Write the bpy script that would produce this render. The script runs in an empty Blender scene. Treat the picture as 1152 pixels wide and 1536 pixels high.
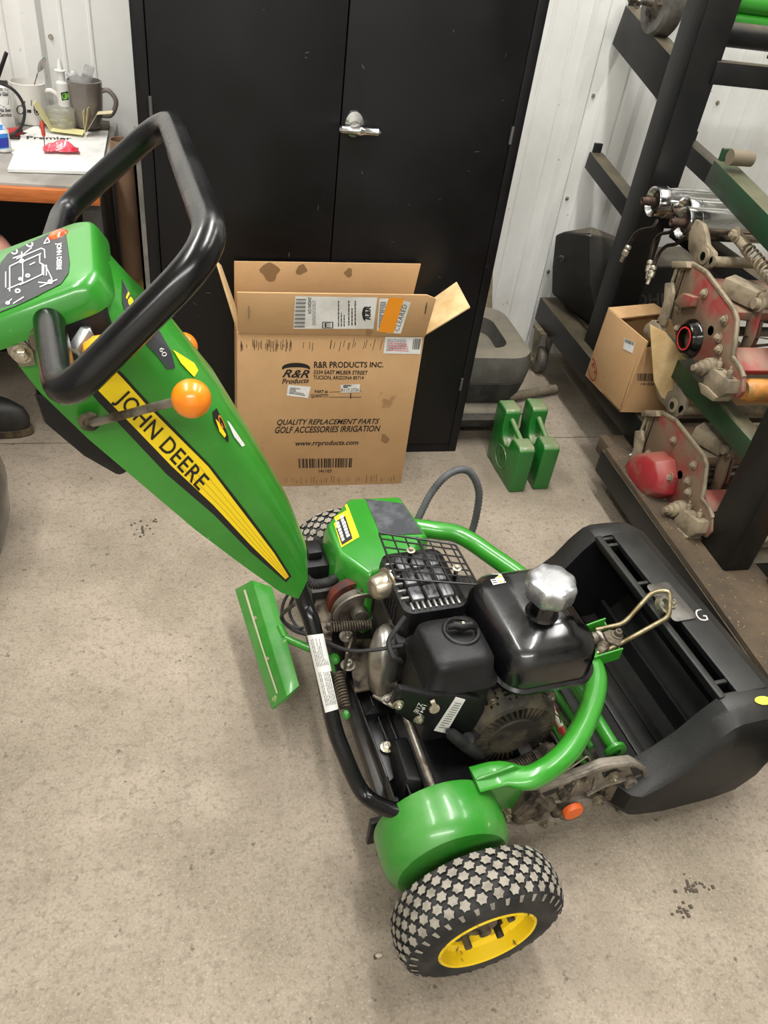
import bpy, bmesh, math, random
from mathutils import Vector, Matrix
from mathutils.bvhtree import BVHTree
random.seed(7)
PI = math.pi
sc = bpy.context.scene
col = sc.collection
# ------------------------------------------------------------------ camera
FPX = 1154.0
CAMH = 1.3733
CR = Matrix(((0.97493895, -0.03159337, 0.22021784), (-0.19032633, -0.6309929, 0.75207968), (0.11519516, -0.77514503, -0.62119261)))
CAM = Vector((0, 0, CAMH))
cd = bpy.data.cameras.new('camera')
cd.sensor_fit = 'VERTICAL'; cd.sensor_height = 24.0; cd.lens = 24.0 * FPX / 1536.0
cd.clip_start = 0.02; cd.clip_end = 50
cam = bpy.data.objects.new('camera', cd); col.objects.link(cam)
m4 = Matrix.Identity(4)
for i in range(3):
    m4[i][0] = CR[i][0]; m4[i][1] = -CR[i][1]; m4[i][2] = -CR[i][2]; m4[i][3] = CAM[i]
cam.matrix_world = m4
sc.camera = cam
# ------------------------------------------------------------------ world, lights, exposure
w = bpy.data.worlds.new('world'); sc.world = w; w.use_nodes = True
w.node_tree.nodes['Background'].inputs[0].default_value = (0.9, 0.95, 1.0, 1)
w.node_tree.nodes['Background'].inputs[1].default_value = 0.3
sc.view_settings.view_transform = 'Standard'; sc.view_settings.look = 'None'
sc.view_settings.gamma = 1; sc.view_settings.use_curve_mapping = False
sc.view_settings.exposure = 0.0
LAMPS = [(-0.9, 1.5, 3.12, .2, 2.1, 58), (0.75, 1.5, 3.12, .2, 2.1, 70), (2.1, 1.4, 3.12, .2, 2.1, 34), (-0.3, -1.5, 3.12, 2.6, .2, 85)]  # last entry: unseen fill lamp added behind the camera to brighten near faces
for i, (x, y, z, sx, sy, e) in enumerate(LAMPS):
    ld = bpy.data.lights.new('lamp_light', 'AREA'); ld.shape = 'RECTANGLE'; ld.size = sx; ld.size_y = sy
    ld.energy = e; ld.color = (1.0, 0.985, 0.96)
    lo = bpy.data.objects.new('lamp_light', ld); lo.location = (x, y, z - .04); col.objects.link(lo)

# ------------------------------------------------------------------ helpers
def ray(px, py):
    return CR @ Vector((px - 576, py - 768, FPX))
def PX(px, py, x):
    r = ray(px, py); return CAM + r * (x / r.x)
def PY(px, py, y):
    r = ray(px, py); return CAM + r * (y / r.y)
def PZ(px, py, z):
    r = ray(px, py); return CAM + r * ((z - CAMH) / r.z)
MO = Vector((0.346, 0.903, 0)); ML_ = Vector((-0.112, 0.9937, 0)); MF_ = Vector((0.9937, 0.112, 0))
MW = Matrix(((MF_.x, ML_.x, 0, MO.x), (MF_.y, ML_.y, 0, MO.y), (0, 0, 1, 0), (0, 0, 0, 1)))
MWI = MW.inverted()
MC = MWI @ CAM
def mray(px, py):
    return MWI.to_3x3() @ ray(px, py)
def QL(px, py, l):
    r = mray(px, py); return MC + r * ((l - MC.y) / r.y)
def QF(px, py, f):
    r = mray(px, py); return MC + r * ((f - MC.x) / r.x)
def QZ(px, py, z):
    r = mray(px, py); return MC + r * ((z - MC.z) / r.z)
def V(*a): return Vector(a)

def lin(c):
    if isinstance(c, str):
        c = c.lstrip('#'); c = [int(c[i:i+2], 16) / 255 for i in (0, 2, 4)]
        return tuple(((x / 12.92) if x <= 0.04045 else ((x + 0.055) / 1.055) ** 2.4) for x in c) + (1,)
    return tuple(c) + (1,) if len(c) == 3 else tuple(c)
MATS = {}
def mat(name, c, rough=.5, metal=0., c2=None, scale=8., lo=.45, hi=.62, mix=1., bump=0., bscale=60., coat=0., rvar=0., spec=.5, alpha=None, emit=0, c3=None, s3=60., lo3=.62, hi3=.68, up=None, trans=0, stretch=None):
    if name in MATS: return MATS[name]
    m = bpy.data.materials.new(name); m.use_nodes = True; nt = m.node_tree; N = nt.nodes; L = nt.links
    b = N['Principled BSDF']
    b.inputs['Base Color'].default_value = lin(c); b.inputs['Roughness'].default_value = rough; b.inputs['Metallic'].default_value = metal
    b.inputs['Specular IOR Level'].default_value = spec
    if coat: b.inputs['Coat Weight'].default_value = coat; b.inputs['Coat Roughness'].default_value = .12
    if trans: b.inputs['Transmission Weight'].default_value = trans
    if emit:
        b.inputs['Emission Color'].default_value = lin(c); b.inputs['Emission Strength'].default_value = emit
    tc = N.new('ShaderNodeTexCoord'); src = tc.outputs['Object']
    if stretch:
        mp = N.new('ShaderNodeMapping'); mp.inputs['Scale'].default_value = stretch
        L.new(src, mp.inputs['Vector']); src = mp.outputs[0]
    cur = None
    def noise(sc_, det=6):
        n = N.new('ShaderNodeTexNoise'); n.inputs['Scale'].default_value = sc_; n.inputs['Detail'].default_value = det
        n.inputs['Roughness'].default_value = .62
        L.new(src, n.inputs['Vector']); return n.outputs['Fac']
    def rng(s, a, b2, o0=0., o1=1.):
        r = N.new('ShaderNodeMapRange'); r.inputs[1].default_value = a; r.inputs[2].default_value = b2
        r.inputs[3].default_value = o0; r.inputs[4].default_value = o1
        L.new(s, r.inputs[0]); return r.outputs[0]
    def mixc(f, a, c_):
        x = N.new('ShaderNodeMix'); x.data_type = 'RGBA'
        L.new(f, x.inputs[0])
        if a is None: x.inputs[6].default_value = lin(c)
        else: L.new(a, x.inputs[6])
        x.inputs[7].default_value = lin(c_); return x.outputs[2]
    if c2 is not None:
        f = rng(noise(scale), lo, hi, 0, mix); cur = mixc(f, cur, c2)
        if rvar: L.new(rng(f, 0, 1, rough, rough + rvar), b.inputs['Roughness'])
    if up is not None:   # dust that settles on upward faces of the thing
        g = N.new('ShaderNodeNewGeometry'); s = N.new('ShaderNodeSeparateXYZ'); L.new(g.outputs['Normal'], s.inputs[0])
        a = rng(s.outputs[2], .35, .95); mm = N.new('ShaderNodeMath'); mm.operation = 'MULTIPLY'
        L.new(a, mm.inputs[0]); L.new(rng(noise(14.), .3, .7, up[1] * .35, up[1]), mm.inputs[1]); cur = mixc(mm.outputs[0], cur, up[0])
    if c3 is not None:
        f3 = rng(noise(s3, 3), lo3, hi3); cur = mixc(f3, cur, c3)
    if cur is not None: L.new(cur, b.inputs['Base Color'])
    if bump:
        bp = N.new('ShaderNodeBump'); bp.inputs['Strength'].default_value = bump; bp.inputs['Distance'].default_value = .002
        L.new(noise(bscale, 4), bp.inputs['Height']); L.new(bp.outputs[0], b.inputs['Normal'])
    MATS[name] = m; return m

def catmull(pts, n=6):
    pts = [Vector(p) for p in pts]
    if len(pts) < 3: return pts
    out = []; P = [pts[0] * 2 - pts[1]] + pts + [pts[-1] * 2 - pts[-2]]
    for i in range(1, len(P) - 2):
        a, b, c, d = P[i-1:i+3]
        for k in range(n):
            t = k / n
            out.append(.5 * ((2*b) + (c - a)*t + (2*a - 5*b + 4*c - d)*t*t + (3*b - a - 3*c + d)*t**3))
    out.append(pts[-1]); return out
def fillet(pts, r, n=6):
    pts = [Vector(p) for p in pts]; out = [pts[0]]
    for i in range(1, len(pts) - 1):
        p = pts[i]; a = (pts[i-1] - p); b = (pts[i+1] - p)
        rr = r[i] if isinstance(r, (list, tuple)) else r
        rr = min(rr, a.length * .48, b.length * .48); a.normalize(); b.normalize()
        s = p + a * rr; e = p + b * rr
        for k in range(n + 1):
            t = k / n; out.append(s*(1-t)**2 + p*2*t*(1-t) + e*t*t)
    out.append(pts[-1]); return out
def basis(d):
    d = Vector(d).normalized(); u = Vector((0, 0, 1)) if abs(d.z) < .9 else Vector((1, 0, 0))
    x = d.cross(u).normalized(); return x, d.cross(x).normalized(), d

class MB:
    def __init__(s, X=None): s.v = []; s.f = []; s.m = []; s.X = X
    def add(s, vs, fs, mi=0):
        o = len(s.v); s.v += [Vector(v) for v in vs]; s.f += [tuple(o + i for i in f) for f in fs]; s.m += [mi] * len(fs); return s
    def obox(s, o, a, b, c, mi=0):
        o, a, b, c = map(Vector, (o, a, b, c)); vs = [o, o+a, o+a+b, o+b, o+c, o+a+c, o+a+b+c, o+b+c]
        fs = [(0,3,2,1), (4,5,6,7), (0,1,5,4), (1,2,6,5), (2,3,7,6), (3,0,4,7)]
        if a.cross(b).dot(c) < 0: fs = [f[::-1] for f in fs]
        return s.add(vs, fs, mi)
    def box(s, x0, x1, y0, y1, z0, z1, mi=0):
        return s.obox((x0, y0, z0), (x1-x0, 0, 0), (0, y1-y0, 0), (0, 0, z1-z0), mi)
    def bar(s, p, q, wd, h, up=(0, 0, 1), mi=0):
        p, q = Vector(p), Vector(q); d = (q - p); x = d.cross(Vector(up)).normalized(); y = x.cross(d).normalized()
        return s.obox(p - x*wd/2 - y*h/2, x*wd, d, y*h, mi)
    def ring(s, c, x, y, r, n): return [c + x*(r*math.cos(2*PI*k/n)) + y*(r*math.sin(2*PI*k/n)) for k in range(n)]
    def loft(s, rings, mi=0, cap=True, closed=True, loop=False):
        n = len(rings[0]); vs = [v for r in rings for v in r]; fs = []
        R = len(rings)
        for i in range(R if loop else R - 1):
            j = (i + 1) % R
            for k in range(n if closed else n - 1):
                k2 = (k + 1) % n; fs.append((i*n+k, i*n+k2, j*n+k2, j*n+k))
        if cap and not loop:
            fs.append(tuple(range(n))[::-1]); fs.append(tuple((R-1)*n + k for k in range(n)))
        return s.add(vs, fs, mi)
    def cyl(s, p, q, r, r2=None, n=18, mi=0):
        p, q = Vector(p), Vector(q); x, y, d = basis(q - p); r2 = r if r2 is None else r2
        return s.loft([s.ring(p, x, y, r, n), s.ring(q, x, y, r2, n)], mi)
    def lathe(s, p, axis, prof, n=28, mi=0, cap=True, lob=0, nl=0):
        p = Vector(p); x, y, d = basis(axis); rings = []
        for (h, r) in prof:
            rings.append([p + d*h + (x*math.cos(2*PI*k/n) + y*math.sin(2*PI*k/n)) * (r * (1 + lob*math.cos(nl*2*PI*k/n))) for k in range(n)])
        return s.loft(rings, mi, cap=cap)
    def tube(s, pts, r, n=12, mi=0, cap=True):
        pts = [Vector(p) for p in pts]; rings = []; x, y, d = basis(pts[1] - pts[0])
        for i, p in enumerate(pts):
            t = (pts[min(i+1, len(pts)-1)] - pts[max(i-1, 0)]).normalized()
            x = (x - t * x.dot(t)).normalized(); y = t.cross(x)
            rr = r[i] if isinstance(r, (list, tuple)) else r
            rings.append(s.ring(p, x, y, rr, n))
        return s.loft(rings, mi, cap=cap)
    def sphere(s, c, r, n=20, sx=1, sy=1, sz=1, mi=0):
        c = Vector(c); rings = []
        m = max(6, n//2)
        for i in range(1, m):
            a = PI*i/m; rings.append([c + Vector((r*sx*math.sin(a)*math.cos(2*PI*k/n), r*sy*math.sin(a)*math.sin(2*PI*k/n), -r*sz*math.cos(a))) for k in range(n)])
        return s.loft(rings, mi)
    def prism(s, poly, d, mi=0):
        poly = [Vector(p) for p in poly]; d = Vector(d); n = len(poly)
        nn = Vector((0, 0, 0))
        for i in range(n): nn += (poly[i] - poly[0]).cross(poly[(i+1) % n] - poly[0])
        if nn.dot(d) > 0: poly = poly[::-1]
        vs = poly + [p + d for p in poly]
        fs = [tuple(range(n)), tuple(range(2*n-1, n-1, -1))] + [(i, i+n, (i+1) % n + n, (i+1) % n) for i in range(n)]
        return s.add(vs, [f[::-1] if False else f for f in fs], mi)
    def hull(s, pts, mi=0):
        b = bmesh.new()
        for p in pts: b.verts.new(p)
        bmesh.ops.convex_hull(b, input=b.verts); b.verts.index_update()
        vs = [v.co.copy() for v in b.verts]; fs = [tuple(v.index for v in f.verts) for f in b.faces]; b.free()
        return s.add(vs, fs, mi)
    def bolt(s, p, ax, r=.007, h=.006, mi=0):
        s.lathe(p, ax, [(0, r*1.5), (.0015, r*1.5), (.0016, r)], 14, mi); ax = Vector(ax).normalized()
        s.lathe(Vector(p) + ax*.0015, ax, [(0, r), (h*.85, r), (h, r*.8)], 6, mi)
        return s.lathe(Vector(p) + ax*h, ax, [(0, r*.5), (h*.6, r*.45)], 8, mi)
    def spring(s, p, q, R, r, turns, n=6, mi=0):
        p, q = Vector(p), Vector(q); x, y, d = basis(q - p); k = int(turns*10)
        return s.tube([p + (q-p)*(i/k) + (x*math.cos(2*PI*i/10) + y*math.sin(2*PI*i/10))*R for i in range(k+1)], r, n, mi)
    def build(s, name, mats, parent=None, bevel=0, seg=2, ang=35, label=None, kind=None, sub=0, weld=False):
        vs = [s.X @ v for v in s.v] if s.X is not None else s.v
        me = bpy.data.meshes.new(name); me.from_pydata([tuple(v) for v in vs], [], s.f)
        if not isinstance(mats, (list, tuple)): mats = [mats]
        for m in mats: me.materials.append(m)
        me.polygons.foreach_set('material_index', s.m)
        bm = bmesh.new(); bm.from_mesh(me)
        if weld: bmesh.ops.remove_doubles(bm, verts=bm.verts, dist=1e-5)
        bmesh.ops.recalc_face_normals(bm, faces=bm.faces)
        if bevel:
            es = [e for e in bm.edges if len(e.link_faces) == 2 and e.calc_face_angle(0) > math.radians(ang)]
            bmesh.ops.bevel(bm, geom=es, offset=bevel, segments=seg, affect='EDGES', profile=.5, clamp_overlap=True)
        bm.to_mesh(me); bm.free()
        me.polygons.foreach_set('use_smooth', [True] * len(me.polygons))
        me.set_sharp_from_angle(angle=math.radians(ang))
        me.update()
        o = bpy.data.objects.new(name, me); col.objects.link(o)
        if parent is not None:
            o.parent = parent; o.matrix_parent_inverse = WM(parent).inverted()
        if label: o['label'] = label
        if kind: o['kind'] = kind
        if sub:
            md = o.modifiers.new('sub', 'SUBSURF'); md.levels = sub; md.render_levels = sub
        return o
def WM(o):
    m = o.matrix_basis.copy()
    if o.parent: m = WM(o.parent) @ o.matrix_parent_inverse @ m
    return m
def thing(name, label, cat, loc=(0, 0, 0), group=None):
    o = bpy.data.objects.new(name, None); o.empty_display_size = .05; col.objects.link(o); o.location = loc
    o['label'] = label; o['category'] = cat
    if group: o['group'] = group
    return o
def tag(o, label, cat, group=None, kind=None):
    o['label'] = label; o['category'] = cat
    if group: o['group'] = group
    if kind: o['kind'] = kind
    return o
def struct(o): o['kind'] = 'structure'; return o
def dup(root, off, label=None, rot=None):
    r = root.copy(); col.objects.link(r); r.location = root.location + Vector(off)
    if rot is not None: r.rotation_euler = rot
    if label: r['label'] = label
    for ch in list(root.children):
        c = ch.copy(); col.objects.link(c); c.parent = r; c.matrix_parent_inverse = ch.matrix_parent_inverse.copy()
        for g in list(ch.children):
            d = g.copy(); col.objects.link(d); d.parent = c; d.matrix_parent_inverse = g.matrix_parent_inverse.copy()
    return r

# flat print: unit-square shapes laid on a real surface
def text2d(s, shear=0, bold=0, spacing=1.0):
    cu = bpy.data.curves.new('t', 'FONT'); cu.body = s; cu.size = 1; cu.shear = shear; cu.offset = bold; cu.space_character = spacing
    cu.resolution_u = 3; cu.align_x = 'LEFT'
    o = bpy.data.objects.new('t', cu); col.objects.link(o)
    dg = bpy.context.evaluated_depsgraph_get(); me = bpy.data.meshes.new_from_object(o.evaluated_get(dg))
    bpy.data.objects.remove(o); bpy.data.curves.remove(cu)
    vs = [(v.co.x, v.co.y) for v in me.vertices]; fs = [tuple(p.vertices) for p in me.polygons]; bpy.data.meshes.remove(me)
    x0 = min(v[0] for v in vs); x1 = max(v[0] for v in vs); y0 = min(v[1] for v in vs); y1 = max(v[1] for v in vs)
    return [((x-x0)/(x1-x0), (y-y0)/(y1-y0)) for x, y in vs], fs
def grid2d(nx=4, ny=4):
    vs = [(i/nx, j/ny) for j in range(ny+1) for i in range(nx+1)]
    return vs, [(j*(nx+1)+i, j*(nx+1)+i+1, (j+1)*(nx+1)+i+1, (j+1)*(nx+1)+i) for j in range(ny) for i in range(nx)]
def rects2d(rs):
    vs = []; fs = []
    for (x0, y0, x1, y1) in rs:
        o = len(vs); vs += [(x0, y0), (x1, y0), (x1, y1), (x0, y1)]; fs.append((o, o+1, o+2, o+3))
    return vs, fs
def poly2d(p): return list(p), [tuple(range(len(p)))]
def line2d(pts, wd):
    vs = []; fs = []
    for a, b in zip(pts[:-1], pts[1:]):
        dx, dy = b[0]-a[0], b[1]-a[1]; L = math.hypot(dx, dy) or 1; nx, ny = -dy/L*wd/2, dx/L*wd/2; o = len(vs)
        vs += [(a[0]-nx, a[1]-ny), (b[0]-nx, b[1]-ny), (b[0]+nx, b[1]+ny), (a[0]+nx, a[1]+ny)]; fs.append((o, o+1, o+2, o+3))
    return vs, fs
def circ2d(cx, cy, r, n=16, ry=None):
    return poly2d([(cx + r*math.cos(2*PI*k/n), cy + (ry or r)*math.sin(2*PI*k/n)) for k in range(n)])
def ring2d(cx, cy, r, wd, n=20, ry=None):
    ry = ry or r; vs = []
    for k in range(n):
        a = 2*PI*k/n; vs += [(cx + r*math.cos(a), cy + ry*math.sin(a)), (cx + (r-wd)*math.cos(a), cy + (ry-wd)*math.sin(a))]
    return vs, [(2*k, 2*((k+1) % n), 2*((k+1) % n)+1, 2*k+1) for k in range(n)]
def fineprint(rows, x0=0.05, x1=.95, y0=.05, y1=.95, hgt=.5, seed=1):
    rnd = random.Random(seed); rs = []
    for i in range(rows):
        y = y1 - (y1-y0)*(i+.5)/rows; h = (y1-y0)/rows*hgt/2; x = x0
        while x < x1 - .03:
            L = rnd.uniform(.04, .16); rs.append((x, y-h, min(x+L, x1), y+h)); x += L + .02
            if rnd.random() < .04: break
    return rects2d(rs)
def barcode(n=34, seed=3, y0=0, y1=1, x0=0, x1=1):
    rnd = random.Random(seed); x = 0; rs = []; ws = [rnd.choice((1, 1, 2, 3)) for _ in range(2*n)]; T = sum(ws)
    for i, q in enumerate(ws):
        if i % 2 == 0: rs.append((x0+(x1-x0)*x/T, y0, x0+(x1-x0)*(x+q)/T, y1))
        x += q
    return rects2d(rs)
def join2d(*a):
    vs = []; fs = []
    for v, f in a:
        o = len(vs); vs += v; fs += [tuple(o+i for i in q) for q in f]
    return vs, fs
def sub2d(sh, x0, y0, x1, y1):
    return [(x0 + (x1-x0)*x, y0 + (y1-y0)*y) for x, y in sh[0]], sh[1]
BV = {}
def bvh(o):
    if o.name not in BV:
        M = WM(o); me = o.data; BV[o.name] = BVHTree.FromPolygons([M @ v.co for v in me.vertices], [tuple(p.vertices) for p in me.polygons])
    return BV[o.name]
def lay(name, quad, shape, target, m, parent=None, off=.0006, label=None):
    """print a unit-square shape on the surface of target; quad = its four corners as seen in the photograph: tl, tr, br, bl"""
    tl, tr, br, bl = quad; t = bvh(target); vs = []; ok = []
    for (u, v) in shape[0]:
        px = (tl[0]*(1-u) + tr[0]*u)*v + (bl[0]*(1-u) + br[0]*u)*(1-v); py = (tl[1]*(1-u) + tr[1]*u)*v + (bl[1]*(1-u) + br[1]*u)*(1-v)
        r = ray(px, py).normalized(); h, n, i, d = t.ray_cast(CAM, r)
        if h is None: ok.append(False); vs.append(Vector((0, 0, 0)))
        else:
            if n.dot(r) > 0: n = -n
            ok.append(True); vs.append(h + n*off)
    fs = [f for f in shape[1] if all(ok[i] for i in f)]
    used = sorted({i for f in fs for i in f}); mp = {i: k for k, i in enumerate(used)}
    me = bpy.data.meshes.new(name); me.from_pydata([tuple(vs[i]) for i in used], [], [tuple(mp[i] for i in f) for f in fs]); me.materials.append(m)
    o = bpy.data.objects.new(name, me); col.objects.link(o)
    if parent is not None: o.parent = parent; o.matrix_parent_inverse = WM(parent).inverted()
    if label: o['label'] = label
    return o
INK = mat('black_ink', '#1a1918', .6); WHITE = mat('white_paper', '#e9e9e6', .6, c2='#d6d5d0', scale=12); WINK = mat('white_ink', '#e8e8e6', .5)
YEL = mat('yellow_print', '#ffe01c', .45); RED = mat('red_print', '#c42a2c', .5)
STEEL = mat('worn_steel', '#9a958a', .4, .85, c2='#5c5145', scale=25, rvar=.2, bump=.3)
ZINC = mat('zinc_bolt', '#c8c4b4', .32, .9, c2='#8b8168', scale=90, rvar=.2)
CHROME = mat('chrome', '#d9d9d9', .12, 1., c2='#9a9a98', scale=14, lo=.5, hi=.8, rvar=.25)
DIRTY = mat('greasy_metal', '#6b6152', .6, .5, c2='#2b2621', scale=30, rvar=.2, bump=.5)
BLACKP = mat('black_plastic', '#09090a', .42, spec=.35, c2='#161617', scale=9, bump=.25, bscale=260)
BLACKG = mat('black_paint', '#040405', .16, coat=.6, c2='#111112', scale=7, rvar=.15)
RUBBER = mat('black_rubber', '#1a1a1a', .7, c2='#32312f', scale=30, bump=.3)
GREEN = mat('green_paint', '#2b8620', .28, coat=.6, c2='#3a922c', scale=5, rvar=.1)
def each(name, m, par, specs, X=None, **kw):
    # one small object for every bolt, boss or hinge
    for fn in specs:
        q_ = MB(X); fn(q_); q_.build(name, m, par, **kw)
# ------------------------------------------------------------------ room
FLOORM = mat('concrete_floor', '#a09382', .68, c2='#857a69', scale=2.6, lo=.38, hi=.62, bump=.8, bscale=110, c3='#5d5548', s3=44, lo3=.64, hi3=.72, rvar=.1)
nt = FLOORM.node_tree; N = nt.nodes; L = nt.links; b = N['Principled BSDF']
prev = b.inputs['Base Color'].links[0].from_socket
tc = N.new('ShaderNodeTexCoord')
def stain(prev, scale, lo, hi, colr, amt, det=2):
    n = N.new('ShaderNodeTexNoise'); n.inputs['Scale'].default_value = scale; n.inputs['Detail'].default_value = det
    L.new(tc.outputs['Object'], n.inputs['Vector']); r = N.new('ShaderNodeMapRange'); r.inputs[1].default_value = lo; r.inputs[2].default_value = hi; r.inputs[4].default_value = amt
    L.new(n.outputs['Fac'], r.inputs[0]); x = N.new('ShaderNodeMix'); x.data_type = 'RGBA'; L.new(r.outputs[0], x.inputs[0]); L.new(prev, x.inputs[6]); x.inputs[7].default_value = lin(colr); return x.outputs[2]
prev = stain(prev, 150, .5, .72, '#4f483d', .42, 5)
prev = stain(prev, 60, .52, .7, '#6b6152', .5, 6)
prev = stain(prev, 230, .56, .68, '#cfc6b5', .22, 3)
prev = stain(prev, 1.7, .52, .68, '#75695a', .5, 4)
prev = stain(prev, 9, .62, .72, '#6d6253', .45, 6)
L.new(prev, b.inputs['Base Color'])
fl = MB(); fl.box(-2.4, 3.4, -2.6, 2.031, -.1, 0); fl.box(-2.4, 3.4, 2.036, 2.75, -.1, 0); fl.box(-2.4, 3.4, 2.03, 2.037, -.1, -.006)
struct(fl.build('floor', FLOORM))
WALLM = mat('white_ribbed_steel', '#eeeeea', .38, c2='#dad9d3', scale=2.5, lo=.4, hi=.75, c3='#b0a794', s3=26, lo3=.7, hi3=.76)
# ribbed steel sheet: nine-inch ribs with fine strengthening lines
WY = 2.65
ribs = [1.233 + .2305*k for k in range(-1, 10)] + [-.44, -.67, -.90, -1.13, -1.36, -1.59, -1.82, -2.05, -2.28]
ribs = sorted(r for r in ribs if r > 0.9 or r < 0)
prof = [(-2.45, 0)]
def rib(x, first):
    return [(x-.030, 0), (x-.017, -.019), (x+.017, -.019), (x+.030, 0)]
for r in ribs:
    prof += rib(r, False)
    for q in (.077, .154):
        prof += [(r+q-.007, 0), (r+q-.003, -.0035), (r+q+.003, -.0035), (r+q+.007, 0)]
prof += [(3.45, 0)]
prof = sorted(prof, key=lambda p: p[0])
wb = MB(); wb.loft([[V(x, WY + y, z) for x, y in prof] for z in (0.0, 3.22)], cap=False, closed=False)
wb.box(-2.45, 3.45, WY+.003, WY+.08, 0, 3.22)
wall = struct(wb.build('wall_back', WALLM, ang=20))
sc_ = MB()
for r in ribs:
    for z in (.35, .62, .95, 1.3):
        sc_.lathe((r + .045, WY-.0005, z + .01*math.sin(r*9)), (0, -1, 0), [(0, .007), (.002, .007), (.0021, .004), (.006, .0035)], 8)
sc_.build('wall_screw', ZINC, wall, kind='stuff')
PAINT = mat('painted_wall', '#8f8f8b', .6); CEIL = mat('ceiling_paint', '#d8d8d4', .7)
struct(MB().box(-2.5, -2.4, -2.6, 2.7, 0, 3.22).build('wall_left', PAINT))
struct(MB().box(3.4, 3.5, -2.6, 2.7, 0, 3.22).build('wall_right', PAINT))
struct(MB().box(-2.5, 3.5, -2.7, -2.6, 0, 3.22).build('wall_front', CEIL))
struct(MB().box(-2.5, 3.5, -2.7, 2.75, 3.22, 3.3).build('ceiling', CEIL))
LEDM = mat('led_tube', '#fffaf2', .5, emit=9)
for i, (x, y, z, sx, sy, e) in enumerate(LAMPS):
    t = thing('strip_lamp', 'long strip lamp on the ceiling above ' + ('the bench', 'the mower', 'the rack', 'the viewer, added as unseen fill')[i], 'lamp', (x, y, 3.22), 'ceiling strip lamps')
    MB().box(x-sx/2-.03, x+sx/2+.03, y-sy/2-.03, y+sy/2+.03, 3.17, 3.218).build('housing', PAINT, t)
    g = MB()
    for s in (-1, 1):
        if sy > sx: g.cyl((x+s*.06, y-sy/2, 3.15), (x+s*.06, y+sy/2, 3.15), .018, n=10)
        else: g.cyl((x-sx/2, y+s*.06, 3.15), (x+sx/2, y+s*.06, 3.15), .018, n=10)
    g.build('lamp_tube', LEDM, t)

# ------------------------------------------------------------------ black storage cabinet
CABM = mat('black_cabinet_paint', '#070709', .36, c2='#141417', scale=3.5, lo=.4, hi=.75, rvar=.25, spec=.35, c3='#2a2a2c', s3=22, lo3=.72, hi3=.8, bump=.06, bscale=8)
X0, X1, Y0 = -.131, .783, 1.96
cab = thing('storage_cabinet', 'tall black two-door steel cabinet behind the cardboard carton', 'cabinet', ((X0+X1)/2, Y0+.3, 0))
body = MB(); body.box(X0, X0+.029, Y0, Y0+.03, .0, 1.95); body.box(X1-.027, X1, Y0, Y0+.03, .0, 1.95); body.box(X0, X1, Y0+.03, Y0+.58, .0, 1.95)
body.box(X0+.029, X1-.027, Y0, Y0+.03, 1.9, 1.95); body.box(X0+.029, X1-.027, Y0, Y0+.03, 0, .03)
body.build('body', CABM, cab, bevel=.002)
d = []
for i, (a, c) in enumerate(((X0+.031, .3265), (.3295, X1-.029))):
    m = MB(); m.box(a, c, Y0-.002, Y0+.02, .032, 1.898); d.append(m.build('door', CABM, cab, bevel=.0015))
h = MB(); c = PY(531, 186, Y0-.002)
h.loft([[c + V(.024*math.cos(a), 0, .030*math.sin(a)) for a in [2*PI*k/24 for k in range(24)]], [c + V(.022*math.cos(a), -.006, .028*math.sin(a)) for a in [2*PI*k/24 for k in range(24)]], [c + V(.013*math.cos(a), -.009, .013*math.sin(a)-.004) for a in [2*PI*k/24 for k in range(24)]], [c + V(.012*math.cos(a), -.022, .012*math.sin(a)-.004) for a in [2*PI*k/24 for k in range(24)]]])
hd = h.build('lock_plate', CHROME, d[0], label='chrome oval lock plate')
g = MB(); a = PY(509, 192, Y0-.03); e = PY(571, 197, Y0-.03); a.z = e.z = c.z - .008
pts = [a.lerp(e, t) for t in (0, .06, .2, .4, .5, .6, .8, .94, 1)]
g.tube(pts, [.005, .0095, .0085, .009, .0125, .009, .0085, .0095, .005], 14); g.cyl(c + V(0, -.009, -.008), c + V(0, -.03, -.008), .009)
g.build('turn_handle', CHROME, d[0], label='chrome turn handle')
each('hinge', mat('scuffed_hinge', '#6f6f6e', .4, .6), cab, [lambda q, x=x, z=z: q.cyl((x, Y0-.004, z-.02), (x, Y0-.004, z+.02), .004, n=8) for x in (X0+.030, X1-.028) for z in (.25, .95, 1.7)])
SC = mat('bare_scratch', '#6d6d6c', .5)
rnd = random.Random(11); bits = []
for i in range(46):
    x = rnd.uniform(X0+.04, X1-.04); z = rnd.uniform(.1, 1.25)
    if abs(x-.328) < .02: x += .05
    L_ = rnd.uniform(.002, .012); a = rnd.uniform(0, PI); wd = rnd.uniform(.0005, .0012)
    bits.append(((x, z), (x+L_*math.cos(a), z+L_*math.sin(a)), wd))
m = MB()
for p, q, wd in bits:
    vs, fs = line2d([p, q], wd); m.add([(x, Y0-.0024, z) for x, z in vs], fs)
m.build('scratch', SC, cab, kind='stuff')

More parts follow.
